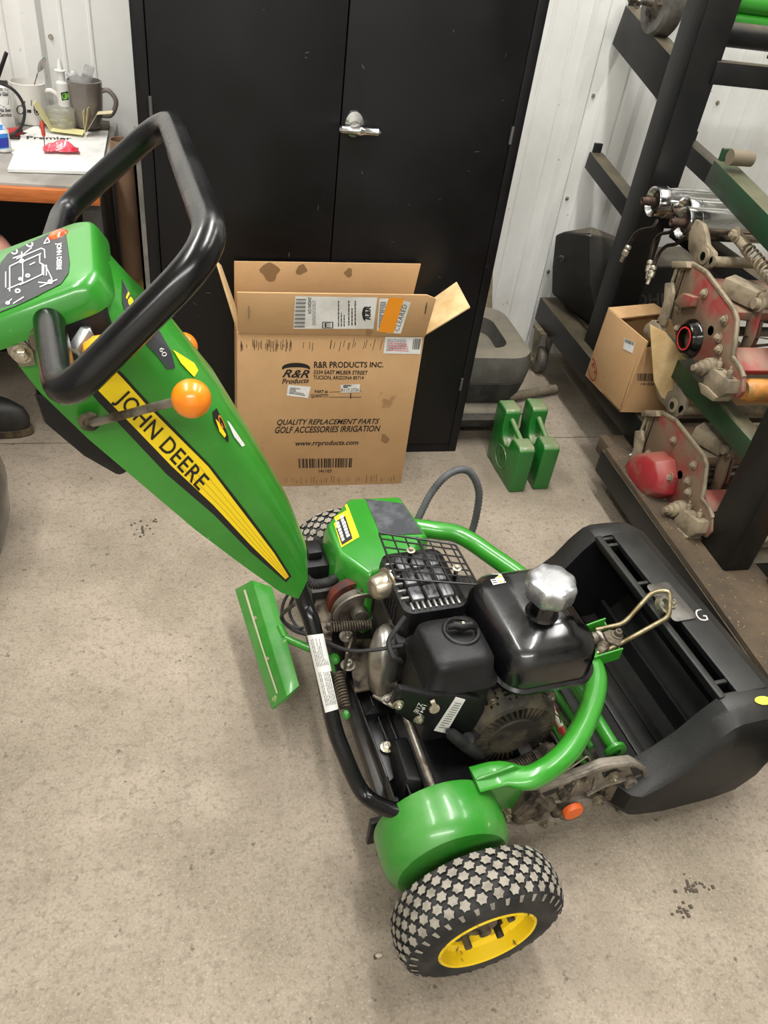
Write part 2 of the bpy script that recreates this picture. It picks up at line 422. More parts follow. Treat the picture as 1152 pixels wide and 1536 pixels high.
# ------------------------------------------------------------------ cardboard carton
CARD = mat('brown_cardboard', '#c39d70', .8, c2='#b38d61', scale=4, lo=.35, hi=.7, bump=.25, bscale=120, c3='#a07c52', s3=9, lo3=.68, hi3=.73)
CARDL = mat('pale_cardboard', '#dcc08f', .8, c2='#c8a570', scale=9, bump=.25, bscale=120)
bx = thing('cardboard_carton', 'large open brown cardboard carton of mower parts standing before the black cabinet', 'box', (.32, 1.87, 0))
BX0, BX1, BY0, BY1, BZ = .079, .565, 1.795, 1.95, .486
T = .005
m = MB(); m.box(BX0, BX1, BY0, BY0+T, 0, BZ); front = m.build('front_panel', CARD, bx, bevel=.001)
MB().box(BX0, BX1, BY1-T, BY1, 0, BZ).build('back_panel', CARD, bx)
MB().box(BX0, BX0+T, BY0+T, BY1-T, 0, BZ).build('side_panel', CARD, bx)
MB().box(BX1-T, BX1, BY0+T, BY1-T, 0, BZ).build('side_panel', CARD, bx)
MB().box(BX0+T, BX1-T, BY0+T, BY1-T, .001, .006).build('bottom_panel', CARD, bx)
def sheet(pts, t, name, m, parent, thick=None):
    pts = [Vector(p) for p in pts]; n = (pts[1]-pts[0]).cross(pts[2]-pts[1]).normalized() * t
    q = MB(); q.prism(pts, n); return q.build(name, m, parent, bevel=min(.0015, abs(t)*.3))
ff = sheet([V(BX0+.003, BY0, BZ+.001), V(BX1, BY0, BZ+.001), PY(654, 447, BY0-.016), PY(640, 441, BY0-.017), PY(355, 437, BY0-.017)], T, 'front_flap', CARD, bx)
sheet([V(BX0, BY1-T, BZ), V(BX1-.01, BY1-T, BZ), PY(631, 395, BY1-.004), PY(351, 391, BY1-.004)], T, 'back_flap', CARD, bx)
sheet([V(BX0, BY0+.01, BZ), V(BX0, BY1-.01, BZ), PY(329, 398, BY1-.03), PY(323, 392, BY0+.03)], T, 'side_flap', CARDL, bx)
sheet([V(BX1, BY0, BZ), PY(706, 462, BY0-.01), PY(686, 424, BY1-.04), V(BX1, BY1-.02, BZ)], T, 'side_flap', CARDL, bx)
for px, py in ((373, 469), (639, 462)):
    p = PY(px, py, BY0-.02); m = MB(); m.box(p.x-.0008, p.x+.0008, p.y-.002, p.y+.002, p.z-.016, p.z+.016); m.build('staple', STEEL, ff)
FP = front
def q4(a, b_, c_, d_): return (a, b_, c_, d_)
def LT(name, quad, s, tgt, m_=INK, par=None, shear=0, bold=.02, off=.0006): return lay(name, quad, text2d(s, shear, bold), tgt, m_, par, off)
LT('printed_text', ((471,542),(576,543),(575,551),(471,552)), 'R&R PRODUCTS INC.', FP, INK, bx, 0, .02)
LT('printed_text', ((471,555),(552,556),(551,562),(470,561)), '3334 EAST MILBER STREET', FP, INK, bx)
LT('printed_text', ((470,563),(546,564),(545,570),(470,570)), 'TUCSON, ARIZONA 85714', FP, INK, bx)
LT('printed_logo', ((426,554),(465,555),(463,567),(423,566)), 'R&R', FP, INK, bx, .3, .02)
LT('printed_text', ((423,568),(464,567),(463,574),(423,576)), 'Products', FP, INK, bx, .2, .02)
arc = [(0, 0)] + [(.5-.5*math.cos(PI*k/14), .25+.75*math.sin(PI*k/14)) for k in range(15)] + [(1, 0)] + [(.5+.44*math.cos(PI*k/10), .05+.28*math.sin(PI*k/10)) for k in range(11)]
lay('printed_logo', ((423,544),(465,544),(465,554),(423,554)), poly2d(arc), FP, INK, bx)
LT('printed_text', ((472,585),(492,585),(492,590),(472,590)), 'PART #:', FP, INK, bx)
LT('printed_text', ((466,591),(493,591),(493,597),(466,597)), 'QUANTITY:', FP, INK, bx)
lay('printed_line', ((494,588),(542,586),(542,596),(494,596)), join2d(rects2d([(0,.95,1,1.02),(0,0,1,.08)]), rects2d([(.65,-.2,.68,.75)])), FP, INK, bx)
LT('printed_text', ((416,629),(570,628),(567,637),(415,639)), 'QUALITY REPLACEMENT PARTS', FP, INK, bx, .2, .02)
LT('printed_text', ((413,640),(571,638),(570,647),(412,650)), 'GOLF ACCESSORIES IRRIGATION', FP, INK, bx, .2, .02)
LT('printed_text', ((443,661),(538,660),(537,669),(443,671)), 'www.rrproducts.com', FP, INK, bx, .2, .02)
lay('printed_barcode', ((447,688),(529,687),(528,701),(448,702)), barcode(30), FP, INK, bx)
LT('printed_text', ((478,704),(498,704),(498,709),(478,709)), '141107', FP, INK, bx)
s1 = lay('paper_label', ((432,577),(466,580),(462,597),(430,593)), grid2d(2,2), FP, WHITE, bx, .0008)
lay('printed_text', ((434,580),(463,583),(460,595),(432,591)), fineprint(5), s1, INK, s1, .0004)
s1 = lay('paper_label', ((511,577),(540,576),(539,588),(511,589)), grid2d(2,2), FP, WHITE, bx, .0008)
LT('printed_text', ((512,583),(538,582),(538,587),(512,588)), 'R117-2726', s1, INK, s1, 0, 0, .0004)
lay('printed_text', ((514,577),(536,577),(536,582),(514,582)), fineprint(2, hgt=.8), s1, INK, s1, .0004)
s1 = lay('paper_label', ((578,505),(633,506),(630,531),(575,530)), grid2d(2,2), FP, WHITE, bx, .0008)
lay('printed_text', ((580,507),(612,508),(610,528),(577,528)), fineprint(7, seed=4), s1, mat('grey_ink', '#8b8b90', .6), s1, .0004)
lay('stamp', ((583,512),(612,514),(615,529),(580,527)), fineprint(4, seed=9), s1, mat('pink_ink', '#d77f86', .6), s1, .0006)
lay('printed_barcode', ((620,508),(632,508),(629,524),(618,524)), barcode(9), s1, INK, s1, .0004)
s1 = lay('shipping_label', ((443,444),(566,446),(560,493),(440,493)), grid2d(4,2), ff, WHITE, bx, .0008)
lay('printed_barcode', ((444,448),(459,448),(457,491),(441,491)), rects2d([(0, y/22+.005, 1, y/22+.005+(.012 if y % 3 else .03)) for y in range(22)]), s1, INK, s1, .0004)
lay('printed_text', ((467,471),(467,446),(462,446),(462,471)), text2d('XO LNDNG', 0, .02), s1, INK, s1, .0004)
rr = random.Random(5)
for quad, n_, sd in (((480,447,484,490), 0, 1), ((505,449,519,492), 1, 2), ((520,449,536,490), 1, 3), ((468,448,474,490), 1, 6)):
    x0, y0, x1, y1 = quad
    if n_: lay('printed_text', ((x0,y1),(x0,y0),(x1,y0),(x1,y1)), fineprint(3, seed=sd, hgt=.35), s1, INK, s1, .0004)
LT('printed_text', ((487,491),(496,491),(496,484),(487,484))[::-1], 'E', s1, INK, s1, 0, 0, .0004)
lay('printed_line', ((484,483),(499,483),(499,492),(484,492)), join2d(line2d([(0,0),(1,0),(1,1),(0,1),(0,0)], .1)), s1, INK, s1, .0004)
lay('printed_logo', ((557,461),(545,461),(545,478),(557,478))[::1], circ2d(.5,.5,.0), s1, INK, s1, .0004)
lay('printed_logo', ((548,480),(548,459),(556,459),(556,480)), text2d('R&R', .2, .04), s1, INK, s1, .0005)
lay('printed_logo', ((541,485),(541,456),(548,456),(548,485)), join2d(poly2d([(.1,0),(.5,-.0),(.9,0),(.78,.5),(.5,.75),(.22,.5)])), s1, INK, s1, .0004)
s2 = lay('paper_label', ((569,448),(588,447),(583,497),(565,496)), grid2d(2,2), ff, WHITE, bx, .0008)
lay('printed_text', ((570,450),(580,450),(576,494),(567,494)), fineprint(16, seed=8), s2, INK, s2, .0004)
s3 = lay('paper_label', ((594,448),(616,453),(601,500),(580,499)), grid2d(2,2), ff, WHITE, bx, .0014)
lay('printed_text', ((591,495),(604,456),(611,458),(598,497)), text2d('CLEARED', 0, 0, 1.1), s3, INK, s3, .0004)
s4 = lay('orange_label', ((583,446),(606,447),(590,499),(567,497)), grid2d(2,2), ff, mat('orange_label', '#f59a1f', .55), bx, .002)
STAINM = mat('oil_stain', '#8a6a45', .7)
for cx, cy, rx, ry in ((577,658,6,7),(405,408,14,12),(452,404,8,8),(502,408,9,12),(523,409,6,6),(546,408,6,14)):
    lay('oil_stain', ((cx-rx,cy-ry),(cx+rx,cy-ry),(cx+rx,cy+ry),(cx-rx,cy+ry)), poly2d([(.5+.5*math.cos(a)*(1-.25*math.sin(3*a+cx)), .5+.5*math.sin(a)*(1-.25*math.cos(2*a+cy))) for a in [2*PI*k/16 for k in range(16)]]), FP if cy > 600 else bpy.data.objects['back_flap'], STAINM, bx, .0005)
CRUSH = mat('dark_scuff', '#7d6344', .8)
rr = random.Random(2); rs = []
for i in range(70):
    x = rr.choice((rr.uniform(.0,.28), rr.uniform(.0,1))); rs.append((x, rr.uniform(.1,.5), x+.004, rr.uniform(.6,1)))
lay('flute_mark', ((360,508),(640,508),(632,530),(361,530)), rects2d(rs), FP, CRUSH, bx, .0004)['kind'] = 'stuff'
rs = [(x/46+.006*rr.random(), rr.uniform(0,.3), x/46+.008, rr.uniform(.5,1)) for x in range(46) if rr.random() < .7]
lay('flute_mark', ((425,715),(598,711),(597,723),(425,727)), rects2d(rs), FP, CRUSH, bx, .0004)['kind'] = 'stuff'
lay('crease', ((357,590),(625,590),(625,592),(357,592)), rects2d([(0,0,1,1)]), FP, CRUSH, bx, .0003)

# ------------------------------------------------------------------ green suitcase weights
GW = mat('green_weight_paint', '#1c6e26', .32, coat=.3, c2='#2a6a2c', scale=18, rvar=.2, bump=.7, bscale=40, up=('#8f8a70', .9))
def weight(label):
    t = thing('tractor_weight', label, 'weight', (0, 0, 0), 'green cast weights beside the rack')
    # side outline (y from front, z)
    o = [(0, 0), (0, .150), (.012, .160), (.058, .160), (.070, .150), (.078, .118), (.105, .108), (.128, .118), (.140, .150), (.140, .196), (.150, .205), (.205, .205), (.215, .195), (.215, .14), (.205, .10), (.215, .06), (.200, 0)]
    m = MB(); m.prism([(0, y, z) for y, z in o], (.052, 0, 0)); b_ = m.build('casting', GW, t, bevel=.006, seg=3)
    g = MB(); g.cyl((.026, .05, .150), (.026, .15, .172), .0085); g.build('grip_bar', GW, t)
    e = MB()
    cy, cz = .105, .062
    oval = [(cy + .040*math.cos(a), cz + .034*math.sin(a)) for a in [2*PI*k/24 for k in range(24)]]
    e.tube([V(-.0005, y, z) for y, z in oval] + [V(-.0005, *oval[0])], .0022, 6)
    vs, fs = text2d('JD', 0, .03); e.add([(-.002, cy+.024-.048*x, cz-.02+.04*y) for x, y in vs], fs); e.add([(.001, cy+.024-.048*x, cz-.02+.04*y) for x, y in vs], fs)
    e.build('cast_emblem', GW, t)
    return t
w1 = weight('green cast tractor weight with grip bar, left one of the pair by the rack')
w1.location = (.893, 1.735, 0); w1.rotation_euler = (0, 0, math.radians(3))
w2 = dup(w1, (.082, .012, 0), 'green cast tractor weight with grip bar, right one of the pair nearest the rack', rot=(0, 0, math.radians(-1)))

# ------------------------------------------------------------------ dusty housing right of cabinet, pipe, board
DUSTG = mat('dusty_grey_plastic', '#55534d', .75, c2='#45433d', scale=14, up=('#857c69', .8), bump=.3)
DUSTB = mat('dusty_black_plastic', '#232323', .7, c2='#3b3934', scale=16, up=('#8b8270', .8), bump=.3)
hs = thing('dusty_machine_housing', 'dusty grey rounded plastic machine housing half hidden behind the black cabinet', 'machine', (.86, 2.25, 0))
def rrect(x0, x1, y0, y1, r, z, n=5):
    out = []
    for cx, cy, a0 in ((x1-r, y1-r, 0), (x0+r, y1-r, 90), (x0+r, y0+r, 180), (x1-r, y0+r, 270)):
        for k in range(n+1):
            a = math.radians(a0 + 90*k/n); out.append(V(cx + r*math.cos(a), cy + r*math.sin(a), z))
    return out
m = MB(); m.loft([rrect(.70, 1.0, 2.06, 2.42, .07, .125), rrect(.69, 1.02, 2.05, 2.43, .08, .15), rrect(.69, 1.03, 2.045, 2.43, .08, .2)])
m.build('lower_shell', DUSTB, hs)
m = MB(); m.loft([rrect(.69, 1.03, 2.045, 2.43, .08, .203), rrect(.69, 1.035, 2.04, 2.44, .08, .24), rrect(.70, 1.025, 2.05, 2.43, .075, .29), rrect(.72, 1.0, 2.08, 2.41, .06, .30), rrect(.75, .965, 2.13, 2.36, .05, .285), rrect(.76, .955, 2.14, 2.35, .05, .235)])
m.build('upper_shell', DUSTG, hs)
m = MB(); m.loft([rrect(.68, .99, 2.00, 2.30, .06, .07), rrect(.68, 1.0, 1.99, 2.30, .06, .10), rrect(.69, .99, 2.0, 2.30, .06, .12)])
m.build('base_skirt', DUSTB, hs)
m = MB(); m.tube(catmull([(.80, 2.12, .25), (.80, 2.14, .36), (.78, 2.2, .41), (.74, 2.25, .42)]), .006, 8); m.build('bail_wire', mat('pale_hose', '#b8b4a6', .6), hs)
m = MB(); m.cyl((.80, 2.12, .028), (.83, 2.12, .028), .028); m.cyl((.815, 2.12, .028), (.815, 2.13, .075), .008); m.cyl((.90, 2.3, .028), (.93, 2.3, .028), .028); m.cyl((.915, 2.3, .028), (.915, 2.29, .13), .008)
m.build('caster', DUSTB, hs)
m = MB(); m.bar(V(1.075, 2.58, .02), V(.965, 2.60, .62), .035, .02, up=(0, 1, 0)); tag(m.build('wooden_board', mat('dusty_board', '#a89d86', .8, c2='#8b8069', scale=12), bevel=.002), 'pale dusty board leaning on the white wall beside the black cabinet', 'board')
m = MB(); p, q = PZ(700, 606, .028), PZ(833, 583, .022)
mm = MB(); mm.tube([p, q], .016, 16); mm.tube([p, q + (q-p).normalized()*.0005], .011, 12)
tag(mm.build('metal_pipe', mat('dusty_pipe', '#857b68', .6, .3, c2='#6a6152', scale=20)), 'dusty metal pipe lying on the floor behind the green weights', 'pipe')
# ------------------------------------------------------------------ steel parts rack with cantilever arms
RACKM = mat('black_rack_paint', '#101213', .45, spec=.35, c2='#211f1d', scale=9, lo=.4, hi=.75, up=('#6f6550', .7), bump=.15)
GRACK = mat('dark_green_rack_paint', '#173a20', .5, c2='#26301f', scale=9, up=('#6a604a', .8), bump=.2)
PLY = mat('grimy_plywood', '#5c4d3a', .9, c2='#3f352a', scale=7, lo=.35, hi=.65, bump=.4, c3='#a08f62', s3=120, lo3=.68, hi3=.72)
rk = thing('parts_rack', 'black steel cantilever parts rack on casters at the right by the white wall', 'rack', (1.35, 1.7, 0))
def tubebox(name, p, q, wd, h, m=RACKM, up=(0, 0, 1), bv=.003, par=rk):
    g = MB(); g.bar(V(*p), V(*q), wd, h, up); return g.build(name, m, par, bevel=bv)
g = MB(); g.box(1.28, 1.375, 2.14, 2.25, .25, 2.4); g.build('post', RACKM, rk, bevel=.006)
g = MB(); g.box(1.24, 1.315, 1.185, 1.30, .15, 2.4); g.build('post', RACKM, rk, bevel=.006)
tubebox('base_beam', (1.285, 2.60, .215), (1.285, 1.66, .215), .075, .09)
tubebox('base_beam', (1.185, 1.74, .115), (1.185, .25, .115), .055, .075)
tubebox('base_beam', (1.62, 1.70, .115), (1.62, .25, .115), .05, .075)
tubebox('foot_beam', (1.315, 1.25, .125), (1.9, 1.25, .125), .06, .06)
tubebox('foot_beam', (1.22, 1.69, .11), (1.9, 1.69, .11), .06, .07)
g = MB(); g.box(1.16, 1.9, 1.38, 1.725, .155, .168); g.box(1.16, 1.345, .25, 1.38, .155, .168); g.build('deck_board', PLY, rk)
g = MB(); g.box(1.33, 1.9, 1.74, 2.60, .245, .262); g.build('deck_board', PLY, rk)
g = MB(); g.box(1.175, 1.26, 1.70, 1.80, .11, .165); g.build('end_block', PLY, rk, bevel=.003)
# cantilever arms rising toward the wall
def arm(p, q, wd, h, m=RACKM, lip=True):
    g = MB(); p, q = V(*p), V(*q); g.bar(p, q, wd, h)
    if lip: g.bar(q + V(0, -.006, -h/2), q + V(0, -.006, h/2+.028), .03, .012, up=(0, 1, 0))
    return g.build('arm', m, rk, bevel=.003)
arm((1.315, 2.24, .70), (1.315, 2.60, .755), .05, .055)
arm((1.315, 2.24, 1.06), (1.315, 2.62, 1.145), .055, .11)
arm((1.29, 1.28, .83), (1.29, 1.86, .925), .055, .06, GRACK)
arm((1.265, 1.29, .455), (1.265, 1.82, .475), .05, .055, GRACK, False)
arm((1.60, 2.1, .78), (1.60, 2.52, .83), .05, .06)
g = MB(); p = PX(1108, 245, 1.29); g.cyl(p + V(-.03, 0, .012), p + V(.03, 0, .012), .018); g.build('stop_roller', mat('dusty_cap', '#6f6553', .8), rk)
tubebox('cross_bar', (1.36, 2.16, 1.105), (2.1, 2.16, 1.105), .05, .055)
tubebox('cross_bar', (1.36, 2.2, .70), (2.1, 2.2, .70), .05, .05)
g = MB(); g.cyl((1.29, 2.2, 1.19), (1.6, 2.2, 1.19), .03, n=14); g.build('cross_bar', RACKM, rk)
def caster(x, y, r, top, name, rot=0):
    c = MB(); c.lathe((x-.018, y, r), (1, 0, 0), [(0, r*.45), (.002, r*.9), (.006, r), (.030, r), (.034, r*.9), (.036, r*.45)], 24)
    wh = c.build('caster_wheel', mat('grey_caster_rubber', '#4b4a47', .7, c2='#6b655a', scale=20, up=('#857b68', .5)), rk)
    f = MB()
    for s in (-.026, .026): f.prism([(x+s-.002, y-.016, r-.01), (x+s-.002, y+.016, r-.01), (x+s-.002, y+.045, top-.01), (x+s-.002, y-.02, top-.01)], (.004, 0, 0))
    f.box(x-.035, x+.035, y-.035, y+.05, top-.012, top); f.cyl((x-.034, y, r), (x+.034, y, r), .008); f.build('caster_fork', mat('dusty_fork', '#8a806c', .6, .4, c2='#5d5647', scale=25), wh)
caster(1.235, 1.555, .046, .082, 'a'); caster(1.26, 2.50, .05, .172, 'b'); caster(1.24, .5, .046, .082, 'c'); caster(1.7, 2.5, .05, .172, 'd')
# debris on the deck
rr = random.Random(4); g = MB()
for i in range(170):
    x, y = rr.uniform(1.165, 1.34), rr.uniform(.75, 1.72)
    a = rr.uniform(0, PI); L_ = rr.uniform(.002, .009); g.bar(V(x, y, .1692), V(x+L_*math.cos(a), y+L_*math.sin(a), .1692), .0012, .001)
tag(g.build('grass_clippings', mat('dry_grass', '#8d8258', .9)), 'dry grass clippings and chips scattered on the rack deck', 'debris', kind='stuff')
g = MB(); p = PZ(948, 680, .170); g.prism([p+V(-.015,-.01,0), p+V(.012,-.018,0), p+V(.02,.016,0)], (0, 0, .002)); tag(g.build('paper_scrap', WHITE), 'small white paper scrap on the near end of the rack deck', 'paper')

# wheel lying on the top arm
g = thing('hub_wheel', 'grey wheel with a toothed steel hub resting on the highest rack arm', 'wheel', (1.30, 2.41, 1.17))
c = V(1.262, 2.42, 1.225)
q = MB(); q.lathe(c + V(.02, 0, 0), (1, 0, 0), [(0, .03), (.0, .075), (.008, .083), (.05, .083), (.058, .075), (.06, .03)], 32); q.build('wheel_body', mat('dusty_light_rubber', '#6f6b63', .7, c2='#4b4842', scale=14), g)
q = MB(); q.lathe(c + V(.012, 0, 0), (1, 0, 0), [(0, .03), (.012, .05), (.013, .02)], 24, lob=.12, nl=8); q.build('hub', DIRTY, g)
q = MB(); q.tube([c + V(.015, 0, 0), c + V(-.06, 0, .004)], .011, 12); q.bolt(c + V(-.03, 0, 0), (-1, 0, 0), .014, .01); q.build('axle_stub', STEEL, g)
# green tubes lying on the upper arms
gg = []
for k, (px_, py_) in enumerate(((1100, 4), (1100, 33))):
    p = PY(px_, py_, 2.28); q = MB(); q.cyl((1.39, 2.28, p.z), (2.1, 2.28, p.z), .024, n=18)
    gg.append(tag(q.build('green_bar', GREEN), ('upper', 'lower')[k] + ' of two light green steel tubes at the top right of the rack', 'tube', 'green tubes on the rack'))
arm((1.5, 1.3, 1.10), (1.5, 2.1, 1.18), .05, .05)
# three chrome rollers
def roller(y, x, z, lab):
    t = thing('chrome_roller', lab, 'roller', (x, y, z), 'chrome rollers on the rack')
    R0 = .0415
    q = MB(); q.lathe((x, y, z), (1, 0, 0), [(.014, .025), (.006, .031), (.0, .035), (.002, .040), (.006, R0), (.034, R0), (.035, R0-.0012), (.037, R0-.0012), (.038, R0), (.6, R0), (.602, .02)], 36, cap=False); q.build('drum', CHROMEW, t)
    q = MB(); q.lathe((x+.012, y, z), (1, 0, 0), [(0, .001), (0, .025), (.01, .027)], 24); q.build('end_cap', DIRTY, t)
    q = MB(); q.lathe((x-.045, y, z), (1, 0, 0), [(.022, .003), (.014, .005), (.014, .009), (.017, .010), (.024, .010), (.028, .012), (.06, .012)], 16, cap=False); q.build('shaft', mat('rusty_shaft', '#3a2a20', .7, .4, c2='#5b4636', scale=40), t)
CHROMEW = mat('worn_chrome', '#cfcfcd', .16, 1., c2='#6d675d', scale=9, lo=.5, hi=.68, rvar=.3, stretch=(1, 4, 4))
pr = [PX(1003, 322, 1.24), PX(1036, 336, 1.235), PX(1047, 350, 1.235)]
zr = PX(998, 317, 1.235).z
roller(2.03, 1.235, zr, 'rearmost of the three chrome rollers on the rack, nearest the wall')
roller(1.944, 1.285, zr, 'middle chrome roller of the three on the rack')
roller(1.857, 1.235, zr, 'frontmost chrome roller of the three, worn and spotted')
q = MB()
for x in (1.42, 1.75): q.bar(V(x, 1.25, .69), V(x, 2.14, .69), .05, .055)
q.build('shelf_beam', RACKM, rk, bevel=.003)
# brake lines with fittings hanging from rollers
def line(pts, lab):
    t = thing('grease_line', lab, 'pipe', pts[0], 'bent steel lines under the rollers')
    q = MB(); q.tube(catmull(pts, 5), .0048, 8); q.build('pipe', mat('dark_steel_line', '#2a2522', .35, .8, c2='#4a3c30', scale=40), t)
    q = MB(); d = (pts[-1]-pts[-2]).normalized(); e = pts[-1]
    q.lathe(e - d*.035, d, [(0, .006), (.004, .009), (.010, .009), (.012, .006), (.016, .0095), (.03, .0095), (.032, .006), (.05, .005)], 10); q.build('fitting', ZINC, t)
line([PX(986, 330, 1.22), PX(980, 341, 1.21), PX(962, 345, 1.205), PX(950, 355, 1.2), PX(935, 385, 1.19)], 'bent steel line with a zinc fitting, leftmost of three under the chrome rollers')
line([PX(1016, 338, 1.22), PX(1005, 348, 1.21), PX(990, 352, 1.205), PX(980, 368, 1.2), PX(972, 410, 1.19)], 'bent steel line with a zinc fitting, middle one of three under the chrome rollers')
line([PX(1030, 355, 1.22), PX(1014, 366, 1.21), PX(1000, 369, 1.205), PX(988, 382, 1.2), PX(974, 418, 1.185)], 'bent steel line with a zinc fitting, rightmost of three under the chrome rollers')

# ------------------------------------------------------------------ red cutting units
REDM = mat('dusty_red_paint', '#8c2f2f', .6, c2='#75634f', scale=9, lo=.36, hi=.52, bump=.4, up=('#8a7d66', .8))
REDC = mat('clean_red_paint', '#92242a', .5, c2='#7d5a4a', scale=9, lo=.48, hi=.62, up=('#8a6b57', .7))
CLAY = mat('dusty_cast_metal', '#8d8069', .8, c2='#6a5f4e', scale=22, bump=.5)
OILY = mat('oily_black_metal', '#15130f', .15, .3)
def cutting_unit(lab, X0, mp, low):
    def P(x, y, dx=0): a, b_ = mp(x, y); v = PX(a, b_, X0); return V(X0 + dx, v.y, v.z)
    t = thing('cutting_unit', lab, 'reel mower unit', (X0 + .3, P(1050, 500).y, P(1080, 597).z), 'red cutting units on the rack')
    plate = [(1010,440),(1020,405),(1040,397),(1058,408),(1100,465),(1104,480),(1100,520),(1097,535),(1108,550),(1114,566),(1113,588),(1104,598),(1092,590),(1084,560),(1066,553),(1050,545),(1030,535),(1015,510),(1003,470)]
    q = MB(); q.prism([P(*p) for p in plate], (.012, 0, 0)); sp = q.build('side_plate', REDM, t, bevel=.003, label='red painted side plate under brown dust')
    rim = [(1010,440),(1020,405),(1040,397),(1058,408),(1100,465),(1104,480),(1100,520),(1097,535),(1108,550),(1114,566)]
    q = MB(); q.tube([P(*p, .004) for p in rim], .006, 6); q.build('plate_flange', CLAY, t)
    each('bolt', CLAY, t, [lambda q, b_=b_: q.bolt(P(*b_, -.002), (-1, 0, 0), .0085, .008) for b_ in ((1058,440),(1088,480),(1079,506),(1080,524),(1018,493),(1040,520),(1020,462),(1000,486))])
    # slotted adjuster links
    q = MB(); q.prism([P(*p, -.018) for p in ((992,484),(999,470),(1004,452),(1006,425),(1016,424),(1018,440),(1010,474),(1003,490))], (.010, 0, 0)); q.prism([P(*p, -.018) for p in ((976,488),(986,480),(998,482),(1000,498),(992,512),(980,506),(972,498))], (.016, 0, 0)); q.build('slotted_link', CLAY, t, bevel=.002)
    q = MB(); q.bar(P(1002,452,-.006), P(1018,400,-.004), .008, .008); q.bar(P(1012,452,.004), P(1028,404,.004), .008, .008); q.prism([P(*p, -.014) for p in ((1014,392),(1036,392),(1038,402),(1014,402))], (.03, 0, 0)); q.build('adjuster_rod', CLAY, t, bevel=.002)
    # top bracket with hole
    br = [(1040,400),(1025,374),(1026,350),(1036,328),(1047,335),(1052,350),(1054,366),(1064,378),(1064,392),(1055,404)]
    if low: br = [(1040,402),(1038,388),(1026,372),(1022,352),(1026,336),(1034,330),(1040,352),(1042,362),(1050,362),(1050,334),(1060,336),(1063,360),(1068,376),(1066,392),(1055,404)]
    q = MB(); q.prism([P(*p, .012) for p in br], (.014, 0, 0)); q.build('top_bracket', mat('grey_cast', '#6d675c', .7, c2='#857a66', scale=20) if low else CLAY, t, bevel=.004)
    q = MB(); q.lathe(P(1051, 384, .011), (-1, 0, 0), [(0, .021), (.004, .020), (.005, .011)], 20); q.build('bracket_boss', CLAY, t)
    q = MB(); q.lathe(P(1051, 384, .006), (-1, 0, 0), [(0, .0105), (.0005, .0105), (.0006, .0005)], 16); q.build('bracket_hole', OILY, t)
    # drive housing
    if low:
        q = MB(); r0 = [(1003,512),(1005,478),(1018,460),(1044,458),(1060,472),(1064,500),(1058,528),(1034,540),(1012,530)]
        cc = sum(((P(*p)) for p in r0), V(0,0,0)) / len(r0)
        rg = []
        for k, (s, dx) in enumerate(((1.0, 0), (.98, -.03), (.86, -.055), (.5, -.066))): rg.append([V(X0+dx, cc.y + (P(*p).y-cc.y)*s, cc.z + (P(*p).z-cc.z)*s) for p in r0])
        q.loft(rg); q.build('motor_cover', REDC, t, bevel=.004, label='red painted domed motor cover')
        each('cover_bolt', CLAY, t, [lambda q: q.bolt(P(1028,522,-.05), (-1,0,0), .010, .008), lambda q: q.bolt(P(1060,500,-.02), (-1,0,0), .012, .012)])
    else:
        q = MB(); q.lathe(P(1037, 508, -.001), (-1, 0, 0), [(0, .050), (.006, .048), (.014, .040), (.020, .037), (.021, .026), (.004, .024)], 28, cap=False); q.build('bearing_housing', OILY, t, label='black oily open bearing housing')
        q = MB(); q.lathe(P(1037, 508, -.018), (-1, 0, 0), [(0, .030), (.004, .030), (.0045, .026), (0, .026)], 24, cap=False); q.build('seal_ring', RED, t)
        q = MB(); q.prism([P(*p, -.02) for p in ((1020,452),(1034,440),(1050,446),(1046,460),(1030,462))], (.02, 0, 0)); q.build('plate_gusset', REDM, t, bevel=.002)
    # pivot stub, front clamp
    q = MB(); q.lathe(P(1070, 552, 0), (-1, 0, 0), [(0, .026), (.02, .024), (.022, .019), (.034, .019), (.036, .013), (.046, .013), (.047, .008), (.058, .008)], 20); q.build('pivot_stub', CLAY, t)
    q = MB(); q.prism([P(*p, -.03) for p in ((1072,566),(1086,553),(1110,572),(1106,590),(1090,598),(1070,580))], (.035, 0, 0)); q.bolt(P(1086,553,-.015), (0,.3,1), .007, .016); q.bolt(P(1102,566,-.015), (0,.3,1), .007, .016); q.prism([P(*p, -.035) for p in ((1066,574),(1078,580),(1094,596),(1088,602),(1070,590))], (.045, 0, 0)); q.build('roller_clamp', CLAY, t, bevel=.002)
    # body behind the plate, running along the rack
    W_ = .62
    a, b_, c_, d_ = P(1058,412), P(1100,468), P(1104,500), P(1046,420)
    q = MB(); q.prism([P(1050,416,.012), P(1096,468,.012), P(1090,480,.012), P(1040,440,.012)], (W_, 0, 0)); q.build('shield', REDM, t, bevel=.003)
    q = MB(); q.prism([P(1093,520,.012), P(1108,556,.012), P(1100,562,.012), P(1084,530,.012)], (W_, 0, 0)); q.build('bed_knife_bar', REDC, t, bevel=.003)
    q = MB(); q.cyl(P(1062,392,.012), P(1062,392,W_), .013); q.build('cross_tube', CLAY, t)
    # reel: discs and helical blades
    rc = P(1066, 496); q = MB()
    for dx in (.04, .24, .44): q.lathe(rc + V(dx, 0, 0), (1, 0, 0), [(0, .02), (0, .05), (.004, .05), (.004, .02)], 16)
    q.cyl(rc, rc + V(W_, 0, 0), .012)
    for k in range(9):
        vs = []
        for i in range(13):
            a = 2*PI*k/9 + i*.09; x = rc + V(.02 + i*.047, 0, 0)
            vs += [x + V(0, .050*math.cos(a), .050*math.sin(a)), x + V(0, .065*math.cos(a), .065*math.sin(a))]
        q.add(vs, [(2*i, 2*i+1, 2*i+3, 2*i+2) for i in range(12)])
    q.build('reel', STEEL, t)
